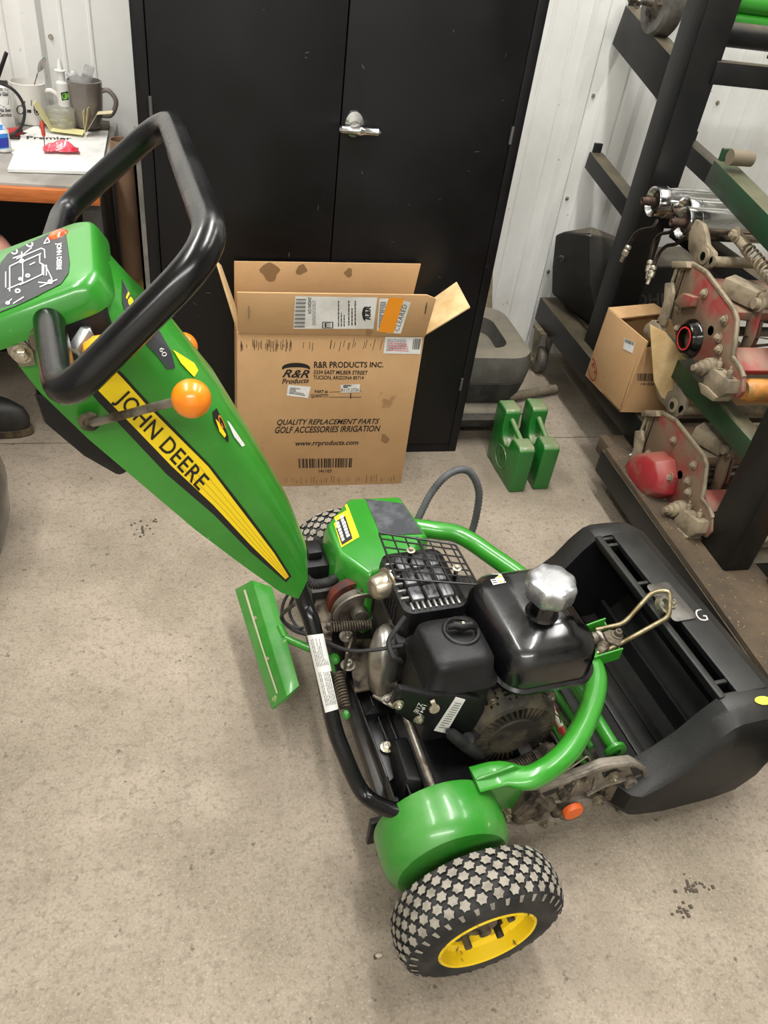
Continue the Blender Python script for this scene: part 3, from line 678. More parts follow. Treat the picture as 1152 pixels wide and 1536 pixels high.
    # front roller
    fc = P(1098, 585); rl = MB(); rl.lathe(fc + V(.03, 0, 0), (1, 0, 0), [(0, .008), (0, .022), (.01, .028), (.07, .028)], 24); r_ = rl.build('front_roller', mat('orange_roller', '#c98335', .5, c2='#8d6a3c', scale=20), t)
    rl = MB(); rl.lathe(fc + V(.10, 0, 0), (1, 0, 0), [(0, .0275), (.5, .0275)], 24); rl.build('roller_body', mat('worn_roller', '#a8a294', .35, .8, c2='#94703c', scale=14), r_)
    # twin curved arms and motor
    for dx, s in ((.06, 0), (.10, 6)):
        q = MB(); q.prism([(lambda v: V(X0+dx, v.y, v.z))(PX(*mp(x+s, y), X0+dx)) for x, y in ((1122,455),(1135,452),(1139,470),(1130,505),(1118,530),(1106,542),(1101,537),(1108,522),(1116,500),(1120,475))], (.008, 0, 0)); q.build('curved_arm', REDM, t, bevel=.002)
    m_ = (lambda x, y, dx: (lambda v: V(X0+dx, v.y, v.z))(PX(*mp(x, y), X0+dx)))
    q = MB(); p = m_(1130, 455, .04); q.lathe(p, (1, -.1, 0), [(0, .013), (.012, .013), (.013, .02), (.02, .02), (.021, .012), (.10, .012)], 16); q.build('arm_pivot', CLAY, t)
    q = MB(); p = m_(1113, 434, .05); q.bar(p + V(-.025, .03, .0), p + V(.02, -.045, -.004), .05, .042); q.lathe(p + V(.02, -.045, -.004), (.3, -1, 0), [(0, .02), (.02, .02), (.022, .014), (.03, .014)], 18); q.build('gear_block', CLAY, t, bevel=.004)
    if not low:
        q = MB(); p, e = m_(1103, 352, .06), m_(1165, 425, .06); q.cyl(p, p.lerp(e, .3), .014); d0 = p.lerp(e, .3); q.spring(d0, e, .014, .003, 9); q.bolt(m_(1103,352,.045), (-1,0,0), .012, .01); q.build('spring_rod', CLAY, t)
    else:
        q = MB(); q.box(X0+.05, X0+.6, P(1010,600).y+.0, P(1010,600).y+.03, .168, .172); 
    return t
u1 = cutting_unit('upper dusty red cutting unit with an open oily bearing housing, on the rack arm', 1.215, lambda x, y: (x, y), False)
u2 = cutting_unit('lower dusty red cutting unit with domed red motor cover, on the rack deck', 1.235, lambda x, y: (x - 46, 608 + (y - 384)*.93), True)
q = MB(); q.lathe((1.33, 1.12, .20), (1, 0, 0), [(0, .01), (0, .026), (.01, .03), (.5, .03), (.51, .02)], 24); tag(q.build('orange_roller', mat('rusty_orange_roller', '#b07a34', .5, .3, c2='#6a4f30', scale=26, lo=.4, hi=.6)), 'rusty orange roller lying low on the rack at the right edge', 'roller')
q = MB(); pp = PZ(1125, 812, .19); q.lathe(pp + V(-.03, 0, 0), (1, .1, 0), [(0, .008), (0, .016), (.04, .016), (.04, .011), (.12, .011)], 16, cap=False); q.lathe(pp + V(-.029, 0, 0), (-1, -.1, 0), [(0, .009), (.0005, .0005)], 12); tag(q.build('clevis_bracket', CLAY), 'small dusty clevis sleeve beside the foot of the near rack post', 'bracket')

# ------------------------------------------------------------------ cardboard boxes on rack
sb = thing('small_cardboard_box', 'small brown cardboard box with a red circled number on the rear of the rack', 'box', (1.3, 1.95, .262))
c0, c1, c2, c3 = PX(912, 463, 1.185), PX(962, 521, 1.185), PX(930, 618, 1.185), PX(878, 563, 1.185)
r0, r1 = V(.175, .0, -.004), V(.175, 0, -.004)
q = MB(); q.obox(c3, c0-c3, (c2-c3), V(.004, 0, 0)); side = q.build('side_panel', CARD, sb, bevel=.001)
q = MB(); q.obox(c2, c1-c2, r0, V(0, .004, 0)); endp = q.build('end_panel', CARD, sb, bevel=.001)
q = MB(); q.obox(c3, c0-c3, r0, V(0, -.004, 0)); q.obox(c3+r0, c0-c3, c2-c3, V(-.004, 0, 0)); q.obox(c3, c2-c3, r0, V(0, 0, .004)); q.build('inner_panel', CARD, sb)
q = MB(); q.prism([c0, c0 + V(.02, .02, .012) + r0*.8, c0 + V(.0, -.02, .002)+r0*1.1, c0 + V(.02, -.05, -.01)], (0, 0, .004)); q.build('top_flap', CARD, sb)
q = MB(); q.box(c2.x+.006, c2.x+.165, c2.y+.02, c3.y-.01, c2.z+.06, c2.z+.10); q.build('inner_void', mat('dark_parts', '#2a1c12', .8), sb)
lay('red_mark', ((881,538),(893,534),(897,570),(885,574)), ring2d(.5,.5,.5,.07,24), side, mat('red_marker', '#8c2b20', .6), sb)
lay('red_mark', ((893,566),(887,546),(891,542),(897,562)), text2d('34', .1, 0), side, MATS['red_marker'], sb)
l_ = lay('paper_label', ((937,507),(953,514),(949,530),(935,523)), grid2d(2,2), side, WHITE, sb, .0008)
lay('printed_barcode', ((938,508),(952,514),(951,519),(937,513)), barcode(14), l_, INK, l_, .0004)
lay('printed_barcode', ((956,560),(984,560),(980,572),(956,571)), barcode(18), endp, INK, sb)
LT('printed_text', ((962,574),(982,574),(980,578),(961,578)), '141226', endp, INK, sb)
q = MB(); pts = [PY(x, y, 1.665) for x, y in ((975,487),(1000,500),(1068,590),(1072,604),(1010,606),(992,596),(981,572))]
q.prism(pts, (0, .004, 0)); tag(q.build('cardboard_sheet', CARDL, bevel=.001), 'pale cardboard sheet behind the small box on the rack', 'cardboard')
q = MB(); q.box(1.33, 1.75, 1.76, 1.80, .262, .335); tag(q.build('cardboard_tray', CARD, bevel=.002), 'low brown cardboard tray beside the small box on the rack', 'cardboard')
q = MB(); q.bar(V(1.34, 1.70, .2), V(1.85, 1.70, .2), .03, .02); tag(q.build('steel_strip', mat('bright_strip', '#b9b6ad', .35, .7, c2='#7c7568', scale=20), bevel=.001), 'bright steel strip lying on the rack deck behind the lower red unit', 'strip')
# ------------------------------------------------------------------ black grass baskets stored behind the post
BSK = mat('dusty_black_basket', '#1b1b1a', .6, c2='#2a2825', scale=7, up=('#7a715f', .7), bump=.2)
g = thing('stored_grass_basket', 'dusty black plastic grass basket lying on the rear rack beam against the wall', 'basket', (1.3, 2.4, .27))
m = MB()
A = [PY(842, 345, 2.50), PY(888, 340, 2.40), PY(905, 352, 2.42), PY(935, 368, 2.5), PY(975, 372, 2.56)]
B = [PY(834, 372, 2.52), PY(887, 362, 2.34), PY(908, 380, 2.36), PY(938, 395, 2.44), PY(975, 400, 2.54)]
C_ = [PY(826, 430, 2.52), PY(886, 430, 2.30), PY(907, 440, 2.30), PY(938, 450, 2.40), PY(975, 450, 2.54)]
D_ = [PY(846, 480, 2.50), PY(884, 500, 2.32), PY(900, 510, 2.32), PY(938, 515, 2.42), PY(975, 515, 2.54)]
back = V(.05, .16, .02)
hp = [PY(846,347,2.52), PY(889,340,2.42), PY(904,354,2.40), PY(833,352,2.56), PY(828,400,2.55), PY(827,440,2.54), PY(848,478,2.52), PY(884,505,2.36), PY(892,500,2.33), PY(885,352,2.38), PY(886,430,2.33), PY(930,372,2.50), PY(975,376,2.58), PY(975,520,2.5), PY(930,520,2.42), PY(960,372,2.62)]
m.hull([V(p.x, min(p.y, 2.62), max(p.z, .262)) for p in hp]); m.build('shell', BSK, g, bevel=.012, seg=3, ang=14)
m = MB(); m.lathe(PY(842, 388, 2.50), (-.6, -1, 0), [(0, .012), (.01, .012), (.011, .006), (.0, .006)], 14, cap=False); m.build('lug', BSK, g)
g = thing('stored_grass_basket', 'black plastic basket with raised lettering behind the rack post', 'basket', (1.6, 2.3, .27))
m = MB(); a0, a1, a2, a3 = PY(952, 400, 2.32), PY(1015, 392, 2.32), PY(1018, 470, 2.30), PY(950, 468, 2.30)
m.prism([a0, a1 + V(.25, 0, 0), a2 + V(.25, 0, 0), a3], (0, .18, 0)); bb = m.build('shell', BSK, g, bevel=.01, seg=3)
LT('raised_lettering', ((951,442),(1008,438),(1008,456),(951,459)), 'OHN', bb, mat('dusty_letter', '#4c4944', .7), g, 0, .02, .002)

# ------------------------------------------------------------------ workbench and its things
BZT = .75
BTOP = mat('grey_laminate', '#97938c', .5, c2='#7d7870', scale=8); WOOD = mat('orange_wood_edge', '#b5652c', .5, c2='#9a5424', scale=14, stretch=(1, 8, 8))
DKW = mat('dark_bench_panel', '#37332f', .5, c2='#25221f', scale=8)
bn = thing('workbench', 'workbench with grey laminate top and orange wooden front edge at the left', 'bench', (-1.0, 2.3, 0))
MB().box(-2.1, -.235, 2.012, 2.63, .72, .75).build('worktop', BTOP, bn, bevel=.002)
MB().box(-2.1, -.235, 1.995, 2.012, .712, .744).build('edge_strip', WOOD, bn, bevel=.002)
MB().box(-.285, -.238, 2.03, 2.62, 0, .72).build('end_panel', DKW, bn, bevel=.002)
MB().box(-2.1, -.29, 2.60, 2.625, .0, .72).build('back_panel', mat('bench_dark_back', '#0e0d0e', .7), bn)
MB().box(-2.1, -2.05, 2.03, 2.60, 0, .72).build('end_panel', DKW, bn)
def bz(px, py, dz=0): return PZ(px, py, BZT + dz)
# paper sheets
def paper(name, px, lab, z, t, m_=None):
    q = MB(); ps = [bz(x, y, z) for x, y in px]; q.prism(ps, (0, 0, t)); return tag(q.build(name, m_ or WHITE), lab, 'paper')
paper('paper_sheet', ((0,215),(28,238),(62,210),(58,186),(38,196),(0,214)), 'white paper sheet under the stack, turned toward the black cable', .0005, .001)
pst = paper('paper_stack', ((33,207),(60,197),(163,200),(152,262),(12,258)), 'stack of white paper with a printed heading on the bench', .002, .007)
LT('printed_text', ((40,204),(107,206),(108,210),(40,209)), 'Premier', pst, INK, pst, 0, .02, .0005)
q = MB(); ps = [bz(x, y, .0) for x, y in ((104,186),(165,190),(163,200),(100,199))]; q.prism(ps, (0, 0, .016)); tag(q.build('wood_block', mat('brown_block', '#6f6555', .7, c2='#524a3d', scale=12), bevel=.001), 'flat brown wooden block under the grey mug', 'block')
# candy bag
q = MB(); c = bz(91, 221, .022); r = 7
vs = []; fs = []; nx, ny = 12, 8
ca, sa = math.cos(.12), math.sin(.12)
for j in range(ny+1):
    for i in range(nx+1):
        u, v = i/nx*2-1, j/ny*2-1; hgt = .02*(1-abs(u)**3)*(1-abs(v)**3)*(1+.25*math.sin(5*u+3*v)); x, y = u*.043, v*.017*(1+.12*math.sin(6*u))
        vs.append(c + V(x*ca-y*sa, x*sa+y*ca, hgt-.006))
for j in range(ny):
    for i in range(nx): k = j*(nx+1)+i; fs.append((k, k+1, k+nx+2, k+nx+1))
q.add(vs, fs); q.add([v - V(0, 0, .002 + (v.z-c.z)*.8) for v in vs], [f[::-1] for f in fs])
bag = tag(q.build('candy_bag', mat('red_foil', '#d8203f', .2, c2='#ef6f80', scale=30, coat=.5)), 'small shiny red candy bag on the white paper stack', 'bag')
LT('printed_text', ((84,226),(84,214),(94,214),(94,226)), 'VC', bag, WHITE, bag, 0, .03, .0008)
# red screwdriver
q = thing('red_screwdriver', 'small red-handled screwdriver standing on the paper stack', 'tool', bz(67, 217, .015))
a, b_ = bz(67, 219, .018), bz(67, 212, .022); a2 = a + V(0, .008, .02); b2 = a + V(-.002, .02, .055)
m = MB(); m.cyl(a, a2, .0012, n=8); m.build('blade', STEEL, q); m = MB(); m.tube([a2, a2.lerp(b2, .15), a2.lerp(b2, .8), b2], [.003, .005, .0055, .004], 12); m.build('handle', mat('red_handle', '#b8402c', .4), q)
# grey mug
def mug(name, base, r, h, m_, lab, hand=(1, -.1, 0), taper=.72):
    t = thing(name, lab, 'mug', base)
    q = MB(); q.lathe(base, (0, 0, 1), [(0, r*taper*.9), (.003, r*taper), (h*.35, r*(taper+.17)), (h*.7, r*.97), (h, r), (h+.001, r-.003), (h*.7, r*.97-.004), (.008, r*taper-.004), (.007, .001)], 32, cap=False); q.build('cup', m_, t)
    d = V(*hand).normalized(); q = MB(); z0, z1 = h*.30, h*.80
    q.tube(catmull([base + d*(r*.86) + V(0,0,z1), base + d*(r*1.35) + V(0,0,z1+.004), base + d*(r*1.75) + V(0,0,(z0+z1)/2+.008), base + d*(r*1.4) + V(0,0,z0+.002), base + d*(r*.8) + V(0,0,z0-.003)], 6), .0065, 10); q.build('handle', m_, t)
    return t
GM = mat('grey_glaze', '#6e6762', .3, coat=.3, c2='#7b746e', scale=8)
gb = bz(134, 190, .016); mg = mug('grey_mug', gb, .046, .118, GM, 'tall grey mug holding clear plastic bags on the bench')
CLR = mat('clear_plastic', '#e6e6e4', .1, trans=.7, c2='#ffffff', scale=40)
q = MB()
for (x, y, a_, L_) in ((-.012, 0, -.35, .09), (.004, .006, .55, .075), (.012, -.004, .25, .06)):
    p0 = gb + V(x, y, .07); d = V(-math.sin(a_), 0, math.cos(a_)); s = V(math.cos(a_), .3, math.sin(a_)).normalized()
    q.obox(p0 - s*.014, s*.028, d*L_, V(0, .003, 0))
tag(q.build('plastic_bag', CLR, bevel=.001), 'crumpled clear plastic bags standing in the grey mug', 'bag')
wbp = bz(74, 184, .001); wbp = V(-.46, 2.56, .751)
WM_ = mat('white_glaze', '#e2dfd8', .3, coat=.3); wm = mug('white_mug', wbp, .047, .105, WM_, 'white mug with a black tractor drawing on the bench', taper=.84)
cupo = wm.children[0]
tr = join2d(ring2d(.18,.35,.16,.05,20,.3), ring2d(.84,.30,.11,.04,18,.21), circ2d(.84,.3,.05,10,.09), rects2d([(.3,.35,.75,.65),(.45,.2,.62,.4)]), line2d([(.62,.65),(.62,1.)], .03), line2d([(.2,.66),(.34,.72),(.36,.95)], .04))
lay('tractor_drawing', ((24,150),(61,150),(61,176),(24,172)), tr, cupo, INK, wm)
# spoon in white mug
q = MB(); p0 = wbp + V(.0, .01, .06); p1 = wbp + V(.028, .02, .125)
q.tube([p0, p1], .0018, 8); c = p1 + V(.012, .004, .02)
rg = []
for i in range(9):
    a = PI*i/8; w_ = .009*math.sin(a); cc = p1.lerp(p1 + V(.026, .008, .042), i/8); rg.append([cc + V(-w_*.8, 0, w_*.5), cc + V(0, .003*math.sin(a), 0), cc + V(w_*.8, 0, -w_*.5)])
q.loft(rg, cap=False, closed=False); tag(q.build('spoon', CHROME), 'metal spoon standing in the white tractor mug', 'spoon')
# white can at edge
cb = V(-.525, 2.47, .751); t = thing('white_can', 'white can with green print at the left edge of the bench', 'can', cb)
q = MB(); q.lathe(cb, (0,0,1), [(0,.030),(.002,.033),(.105,.033),(.108,.031),(.108,.002)], 28); cn = q.build('can_body', WHITE, t)
lay('green_badge', ((-2,147),(13,147),(13,161),(-2,161)), poly2d([(0,1),(1,1),(.95,.3),(.5,0),(.05,.3)]), cn, mat('badge_green', '#2b5c45', .6), t)
LT('printed_text', ((-3,130),(12,130),(12,136),(-3,136)), 'You Will', cn, INK, t); LT('printed_text', ((-3,138),(12,138),(12,144),(-3,144)), 'Be Glad', cn, INK, t)
LT('printed_text', ((-4,162),(16,162),(16,168),(-4,168)), 'It Has Been', cn, INK, t); LT('printed_text', ((0,169),(17,169),(17,175),(0,175)), 'Service', cn, INK, t)
# pink thing and black clip
q = MB(); q.sphere((-.548, 2.52, .905), .034, 18, 1, .5, 1.25); tag(q.build('pink_ball', mat('pink_plastic', '#c07085', .5)), 'pink rounded object rising behind the white can', 'toy')
q = MB(); q.bar(V(-.53, 2.52, .86), V(-.495, 2.53, .93), .013, .009); q.bar(V(-.535, 2.51, .86), V(-.52, 2.52, .915), .013, .009); q.bar(V(-.545, 2.5, .857), V(-.50, 2.5, .86), .02, .012); tag(q.build('black_clip', BLACKP, bevel=.002), 'black clip handles sticking up behind the white can', 'clip')
# glass jar with lid, nasal spray
jb = V(-.368, 2.475, .751); t = thing('glass_jar', 'small clear jar of tablets on the bench before the spray bottle', 'jar', jb)
q = MB(); q.lathe(jb, (0,0,1), [(0,.029),(.003,.033),(.056,.036),(.058,.038),(.064,.038),(.065,.001)], 28, cap=False); q.build('jar_body', mat('frosted_plastic', '#e4e3da', .25, trans=.75), t)
q = MB()
for k in range(7): q.sphere(jb + V(.014*math.cos(k*2.3), .014*math.sin(k*2.3), .012+.005*k), .009, 10, 1, .8, .6)
q.build('tablets', mat('cream_tablet', '#d8d2a8', .6), t)
nb = V(-.358, 2.49, .817); t = thing('nasal_spray_bottle', 'white nasal spray bottle with a green label standing on the jar lid', 'bottle', nb)
q = MB(); q.lathe(nb + V(0,0,.03), (0,0,1), [(-.03,.015),(0,.0165),(.028,.0165),(.034,.010),(.036,.010)], 24); bo = q.build('bottle', WHITE, t)
q = MB(); q.lathe(nb + V(0,0,.066), (0,0,1), [(0,.010),(.02,.010),(.021,.016),(.023,.016),(.024,.008),(.045,.0045),(.048,.003)], 20); q.build('nozzle', WHITE, t)
lay('green_label', ((91,139),(105,136),(106,149),(93,151)), grid2d(4,4), bo, mat('dark_label', '#27401f', .5), t); lay('green_spot', ((93,140),(102,139),(102,149),(93,149)), circ2d(.5,.5,.5,14), bo, mat('lime', '#7cc54a', .5), t, .001)
# folded booklet
YPAP = mat('yellow_paper', '#e0d9a0', .7)
q = MB(); a, b_, c_, d_ = bz(76, 197, .016), bz(124, 203, .016), bz(127, 196, .016), bz(80, 190, .016)
q.prism([a, b_, c_, d_], (0, 0, .002)); q.prism([a, d_, d_ + V(-.035, 0, .065), a + V(-.035, 0, .065)], (.0015, 0, 0))
bk = tag(q.build('folded_card', YPAP), 'yellow folded card standing open on the paper stack before the jar', 'card')
q = MB(); e0, e1 = bz(127, 202, .016), bz(130, 197, .016)
for dx, dz, lift in ((.0, .055, 0), (.012, .062, .0), (.035, .05, 0)):
    q.prism([e0, e1, e1 + V(dx, .012, dz), e0 + V(dx, .012, dz)], (.001, 0, 0))
q.prism([e0 + V(.035, .012, .05), e1 + V(.035, .012, .05), e1 + V(.075, .014, .055), e0 + V(.075, .014, .055)], (0, 0, .001))
tag(q.build('leaflet', mat('cream_paper', '#d8cda8', .7)), 'cream leaflet with opened pages beside the grey mug', 'paper')
# glue bottle, cable, pliers
gl = V(-.487, 2.26, .751); t = thing('glue_bottle', 'white glue bottle with a blue label at the left edge of the bench', 'bottle', gl)
q = MB(); q.lathe(gl, (0,0,1), [(0,.015),(.003,.018),(.05,.018),(.062,.010),(.068,.008),(.085,.004)], 24); bo = q.build('bottle', WHITE, t)
lay('blue_label', ((-6,188),(10,186),(13,222),(-4,224)), grid2d(5,5), bo, mat('blue_label', '#2f7fd0', .4), t)
lay('blue_label', ((-4,208),(12,206),(13,220),(-4,222)), grid2d(4,4), bo, mat('dark_blue_label', '#2433a0', .4), t, .001)
q = MB(); cc = V(-.50, 2.38, .80)
q.tube(catmull([cc + V(-.03, 0, .09), cc + V(.03, 0, .075), cc + V(.055, 0, .035), cc + V(.045, -.01, -.01), cc + V(.015, -.02, -.035), cc + V(-.04, -.02, -.044)], 6), .004, 10); q.tube(catmull([cc + V(-.02, -.01, -.045), cc + V(.05, .0, -.045), cc + V(.06, .03, -.045), cc + V(.02, .05, -.045), cc + V(-.04, .04, -.045)], 6), .003, 8)
tag(q.build('black_cable', RUBBER), 'black cable looping up from the bench beside the white mug', 'cable')
q = MB(); p0 = bz(22, 200, .012); q.bar(p0 + V(-.03, 0, 0), p0 + V(.02, .01, .006), .02, .016); q.bar(p0 + V(-.03, -.02, 0), p0 + V(.012, .0, .0), .016, .016)
tag(q.build('red_clamp', mat('red_tool', '#b3302f', .5, c2='#2a1c1c', scale=60, lo=.55, hi=.6), bevel=.003), 'small red and black clamp on the bench beside the cable', 'tool')
# things between bench and cabinet
q = MB(); q.box(-.232, -.145, 2.24, 2.42, .0, .40); t = tag(q.build('cardboard_box', mat('tan_cardboard', '#b59863', .8, c2='#96763f', scale=14), bevel=.003), 'narrow tan cardboard box standing between the bench and the black cabinet', 'box')
q = MB(); q.lathe((-.202, 2.33, .401), (0, 0, 1), [(0,.028),(0,.031),(.38,.031),(.38,.028),(.0,.028)], 28, cap=False); tag(q.build('cardboard_tube', mat('brown_tube', '#8d6f55', .8, c2='#7b5f48', scale=6)), 'brown cardboard tube standing upright between the bench and the cabinet', 'tube')
q = MB(); q.box(-.158, -.152, 2.10, 2.16, 0, .86); q.box(-.158, -.134, 2.10, 2.103, 0, .86); tag(q.build('metal_angle', mat('grey_angle', '#a6a49d', .45, .4, c2='#85837c', scale=9)), 'grey metal angle strip standing against the side of the black cabinet', 'strip')
# black bin at the left edge
q = MB(); q.lathe((-.70, 1.56, 0), (0, 0, 1), [(0,.17),(.02,.20),(.10,.225),(.20,.235),(.29,.22),(.30,.23),(.32,.23),(.325,.215),(.30,.21),(.03,.17)], 36, cap=False); tag(q.build('black_bin', mat('glossy_black', '#0d0d0e', .2, c2='#262626', scale=18, coat=.4)), 'glossy black tub at the left edge of the photo', 'bin')
# floor crumbs
q = MB(); rr = random.Random(3)
for (px, py, r_, n_) in ((215,795,16,22),(1040,1330,20,26),(1025,1365,14,14),(795,617,12,10),(560,1435,3,2),(860,500,6,4),(600,1545,4,2)):
    for i in range(n_):
        p = PZ(px + rr.gauss(0, r_*.6), py + rr.gauss(0, r_*.4), 0); s = rr.uniform(.001, .0032)
        q.box(p.x-s, p.x+s, p.y-s*rr.uniform(.5,1.2), p.y+s, .0, s*.8)
tag(q.build('floor_crumbs', mat('dirt_crumb', '#4c4338', .9)), 'dark dirt crumbs scattered over the concrete floor', 'dirt', kind='stuff')
q = MB(); p = PZ(568, 1434, 0); q.sphere(p + V(0,0,.003), .005, 8, 1.3, .8, .6); tag(q.build('pebble', mat('pale_pebble', '#b8ab98', .8)), 'pale pebble on the floor left of the near wheel', 'pebble')

# ------------------------------------------------------------------ seated person at the left edge
SKIN = mat('skin', '#d9a08e', .5, c2='#cf9282', scale=20); BOOT = mat('black_leather', '#22211f', .55, c2='#34322e', scale=12)
def skinmesh(name, pts, edges, m_, parent, root=0, sub=2):
    me = bpy.data.meshes.new(name); me.from_pydata([p[:3] for p in pts], edges, []); me.materials.append(m_)
    o = bpy.data.objects.new(name, me); col.objects.link(o); md = o.modifiers.new('skin', 'SKIN')
    for i, p in enumerate(pts):
        sv = me.skin_vertices[0].data[i]; rr_ = p[3] if isinstance(p[3], tuple) else (p[3], p[3]); sv.radius = rr_; sv.use_root = (i == root)
    md.use_smooth_shade = True
    s_ = o.modifiers.new('sub', 'SUBSURF'); s_.levels = sub; s_.render_levels = sub
    if parent: o.parent = parent; o.matrix_parent_inverse = WM(parent).inverted()
    return o
pe = thing('person', 'seated person in shorts, pale socks and black boots at the left edge', 'person', (-1.0, 2.1, 0))
hx, hy, hz = -1.06, 1.74, .50
pts = [(hx, hy, hz, .13), (hx, hy, hz+.18, .125), (hx, hy, hz+.36, .14), (hx+.01, hy, hz+.47, .06), (hx+.03, hy, hz+.54, .055), (hx+.05, hy, hz+.62, .085), (hx+.05, hy, hz+.71, .085),
       (hx+.12, hy+.09, hz+.0, .09), (-.49, 2.06, .585, .058), (-.56, 2.08, .42, .054), (-.715, 2.12, .20, .04), (-.75, 2.13, .09, .038),
       (hx+.12, hy-.09, hz+.0, .09), (-.72, 1.70, .53, .06), (-.76, 1.68, .36, .052), (-.80, 1.66, .18, .04), (-.82, 1.66, .09, .038),
       (hx, hy+.17, hz+.36, .055), (hx+.05, hy+.24, hz+.14, .042), (hx+.22, hy+.16, hz+.03, .034), (hx, hy-.17, hz+.36, .055), (hx+.05, hy-.24, hz+.14, .042), (hx+.22, hy-.13, hz+.03, .034)]
ed = [(0,1),(1,2),(2,3),(3,4),(4,5),(5,6),(0,7),(7,8),(8,9),(9,10),(10,11),(0,12),(12,13),(13,14),(14,15),(15,16),(2,17),(17,18),(18,19),(2,20),(20,21),(21,22)]
skinmesh('body', pts, ed, SKIN, pe)
for (h_, s_) in ((V(hx+.22, hy+.16, hz+.03), 1), (V(hx+.22, hy-.13, hz+.03), -1)):
    p = [tuple(h_) + (.028,), tuple(h_ + V(.07, 0, .01)) + ((.026),)]; e = [(0, 1)]
    for k in range(4):
        b0 = h_ + V(.085, (k-1.5)*.021, .012); L_ = (.03, .036, .034, .026)[k]; i = len(p)
        p += [tuple(b0)+(.009,), tuple(b0+V(L_, 0, -.004))+(.0085,), tuple(b0+V(L_*1.7, 0, -.02))+(.0075,)]; e += [(1, i), (i, i+1), (i+1, i+2)]
    i = len(p); p += [tuple(h_+V(.03, .032*s_, .0))+(.010,), tuple(h_+V(.06, .045*s_, -.006))+(.009,)]; e += [(0, i), (i, i+1)]
    skinmesh('hand', p, e, SKIN, pe)
skinmesh('shirt', [(hx, hy, hz+.02, .145), (hx, hy, hz+.18, .14), (hx, hy, hz+.37, .155), (hx, hy+.17, hz+.37, .07), (hx+.03, hy+.21, hz+.24, .06), (hx, hy-.17, hz+.37, .07), (hx+.03, hy-.21, hz+.24, .06)], [(0,1),(1,2),(2,3),(3,4),(2,5),(5,6)], mat('grey_shirt', '#5a6168', .8), pe)
skinmesh('shorts', [(hx, hy, hz-.005, .142), (hx+.13, hy+.09, hz+.0, .10), (-.76, 1.92, .53, .08), (hx+.13, hy-.09, hz, .10), (-.85, 1.69, .515, .085)], [(0,1),(1,2),(0,3),(3,4)], mat('khaki_shorts', '#2a2b30', .8), pe)
skinmesh('hair', [(hx+.03, hy, hz+.70, .088), (hx+.02, hy, hz+.64, .075)], [(0,1)], mat('brown_hair', '#3a2a1e', .8), pe)
q = MB()
for s_ in (-1, 1): q.sphere((hx+.13, hy+.03*s_, hz+.67), .011, 10)
q.build('eye', mat('eye_dark', '#2a211c', .3), pe); q = MB(); q.sphere((hx+.145, hy, hz+.645), .015, 10, 1, .8, 1.3); q.build('nose', SKIN, pe); q = MB(); q.sphere((hx+.128, hy, hz+.61), .018, 10, .5, 1.2, .35); q.build('mouth', mat('lip', '#a85f58', .5), pe)
SOCK = mat('pale_sock', '#bcb8c4', .85, c2='#a9a5b0', scale=60)
for (x, y) in ((-.725, 2.12), (-.81, 1.66)):
    skinmesh('sock', [(x+.03, y, .26, .05), (x+.01, y, .17, .056), (x, y, .09, .05)], [(0,1),(1,2)], SOCK, pe)
    f = V(1, -.12, 0).normalized(); sd = V(.12, 1, 0).normalized(); o0 = V(x - .05, y, 0)
    def sl(L_, w0, w1, z, x0=-.02):
        out = []
        for k in range(28):
            a = 2*PI*k/28; u = .5 + .5*math.cos(a); wd = w0 + (w1-w0)*u; out.append(o0 + f*(x0 + L_*u) + sd*(wd*math.sin(a)) + V(0, 0, z))
        return out
    q = MB(); q.loft([sl(.285, .036, .046, .0), sl(.29, .038, .05, .004), sl(.288, .038, .05, .024)]); q.build('boot_sole', mat('boot_sole', '#5e5039', .8, c2='#3c3428', scale=40), pe)
    q = MB(); q.loft([sl(.278, .035, .046, .024, -.015), sl(.280, .036, .047, .055, -.015), sl(.265, .035, .044, .085, -.013), sl(.235, .037, .042, .103, -.012), sl(.16, .040, .042, .118, -.01), sl(.115, .042, .044, .16, -.006), sl(.115, .044, .044, .165, -.006)]); q.build('boot', BOOT, pe)
ck = MB(); ck.lathe((hx, hy, 0), (0, 0, 1), [(0,.17),(.03,.17),(.035,.03),(.30,.03),(.302,.17),(.352,.17),(.357,.16)], 28); tag(ck.build('stool', RUBBER), 'round black stool under the seated person', 'stool')
# ------------------------------------------------------------------ walk-behind greens mower (mower axes: f forward, l to the far wheel, z up)
def G(): return MB(MW)
mw = thing('greens_mower', 'green walk-behind greens mower with black engine and yellow wheel rims on the concrete floor', 'lawn mower', MO)
TYRE = mat('tyre_rubber', '#1b1b1b', .75, c2='#3a3936', scale=14, bump=.3); LUG = mat('dusty_lug_top', '#989286', .85, c2='#7b756a', scale=40)
RIMY = mat('yellow_rim_paint', '#f8d21c', .4, c2='#d4a818', scale=16, lo=.5, hi=.7, c3='#6a5424', s3=36, lo3=.60, hi3=.66)
GSH = mat('shroud_green', '#2c8423', .3, c2='#3a9130', scale=4, coat=.45, c3='#86b584', s3=34, lo3=.73, hi3=.78)
GWORN = mat('worn_green', '#2d8425', .33, c2='#46893a', scale=11, coat=.3, c3='#b9c98a', s3=16, lo3=.67, hi3=.73, bump=.2)
HB = mat('handle_black', '#050506', .22, c2='#121214', scale=7, lo=.4, hi=.8, rvar=.2)
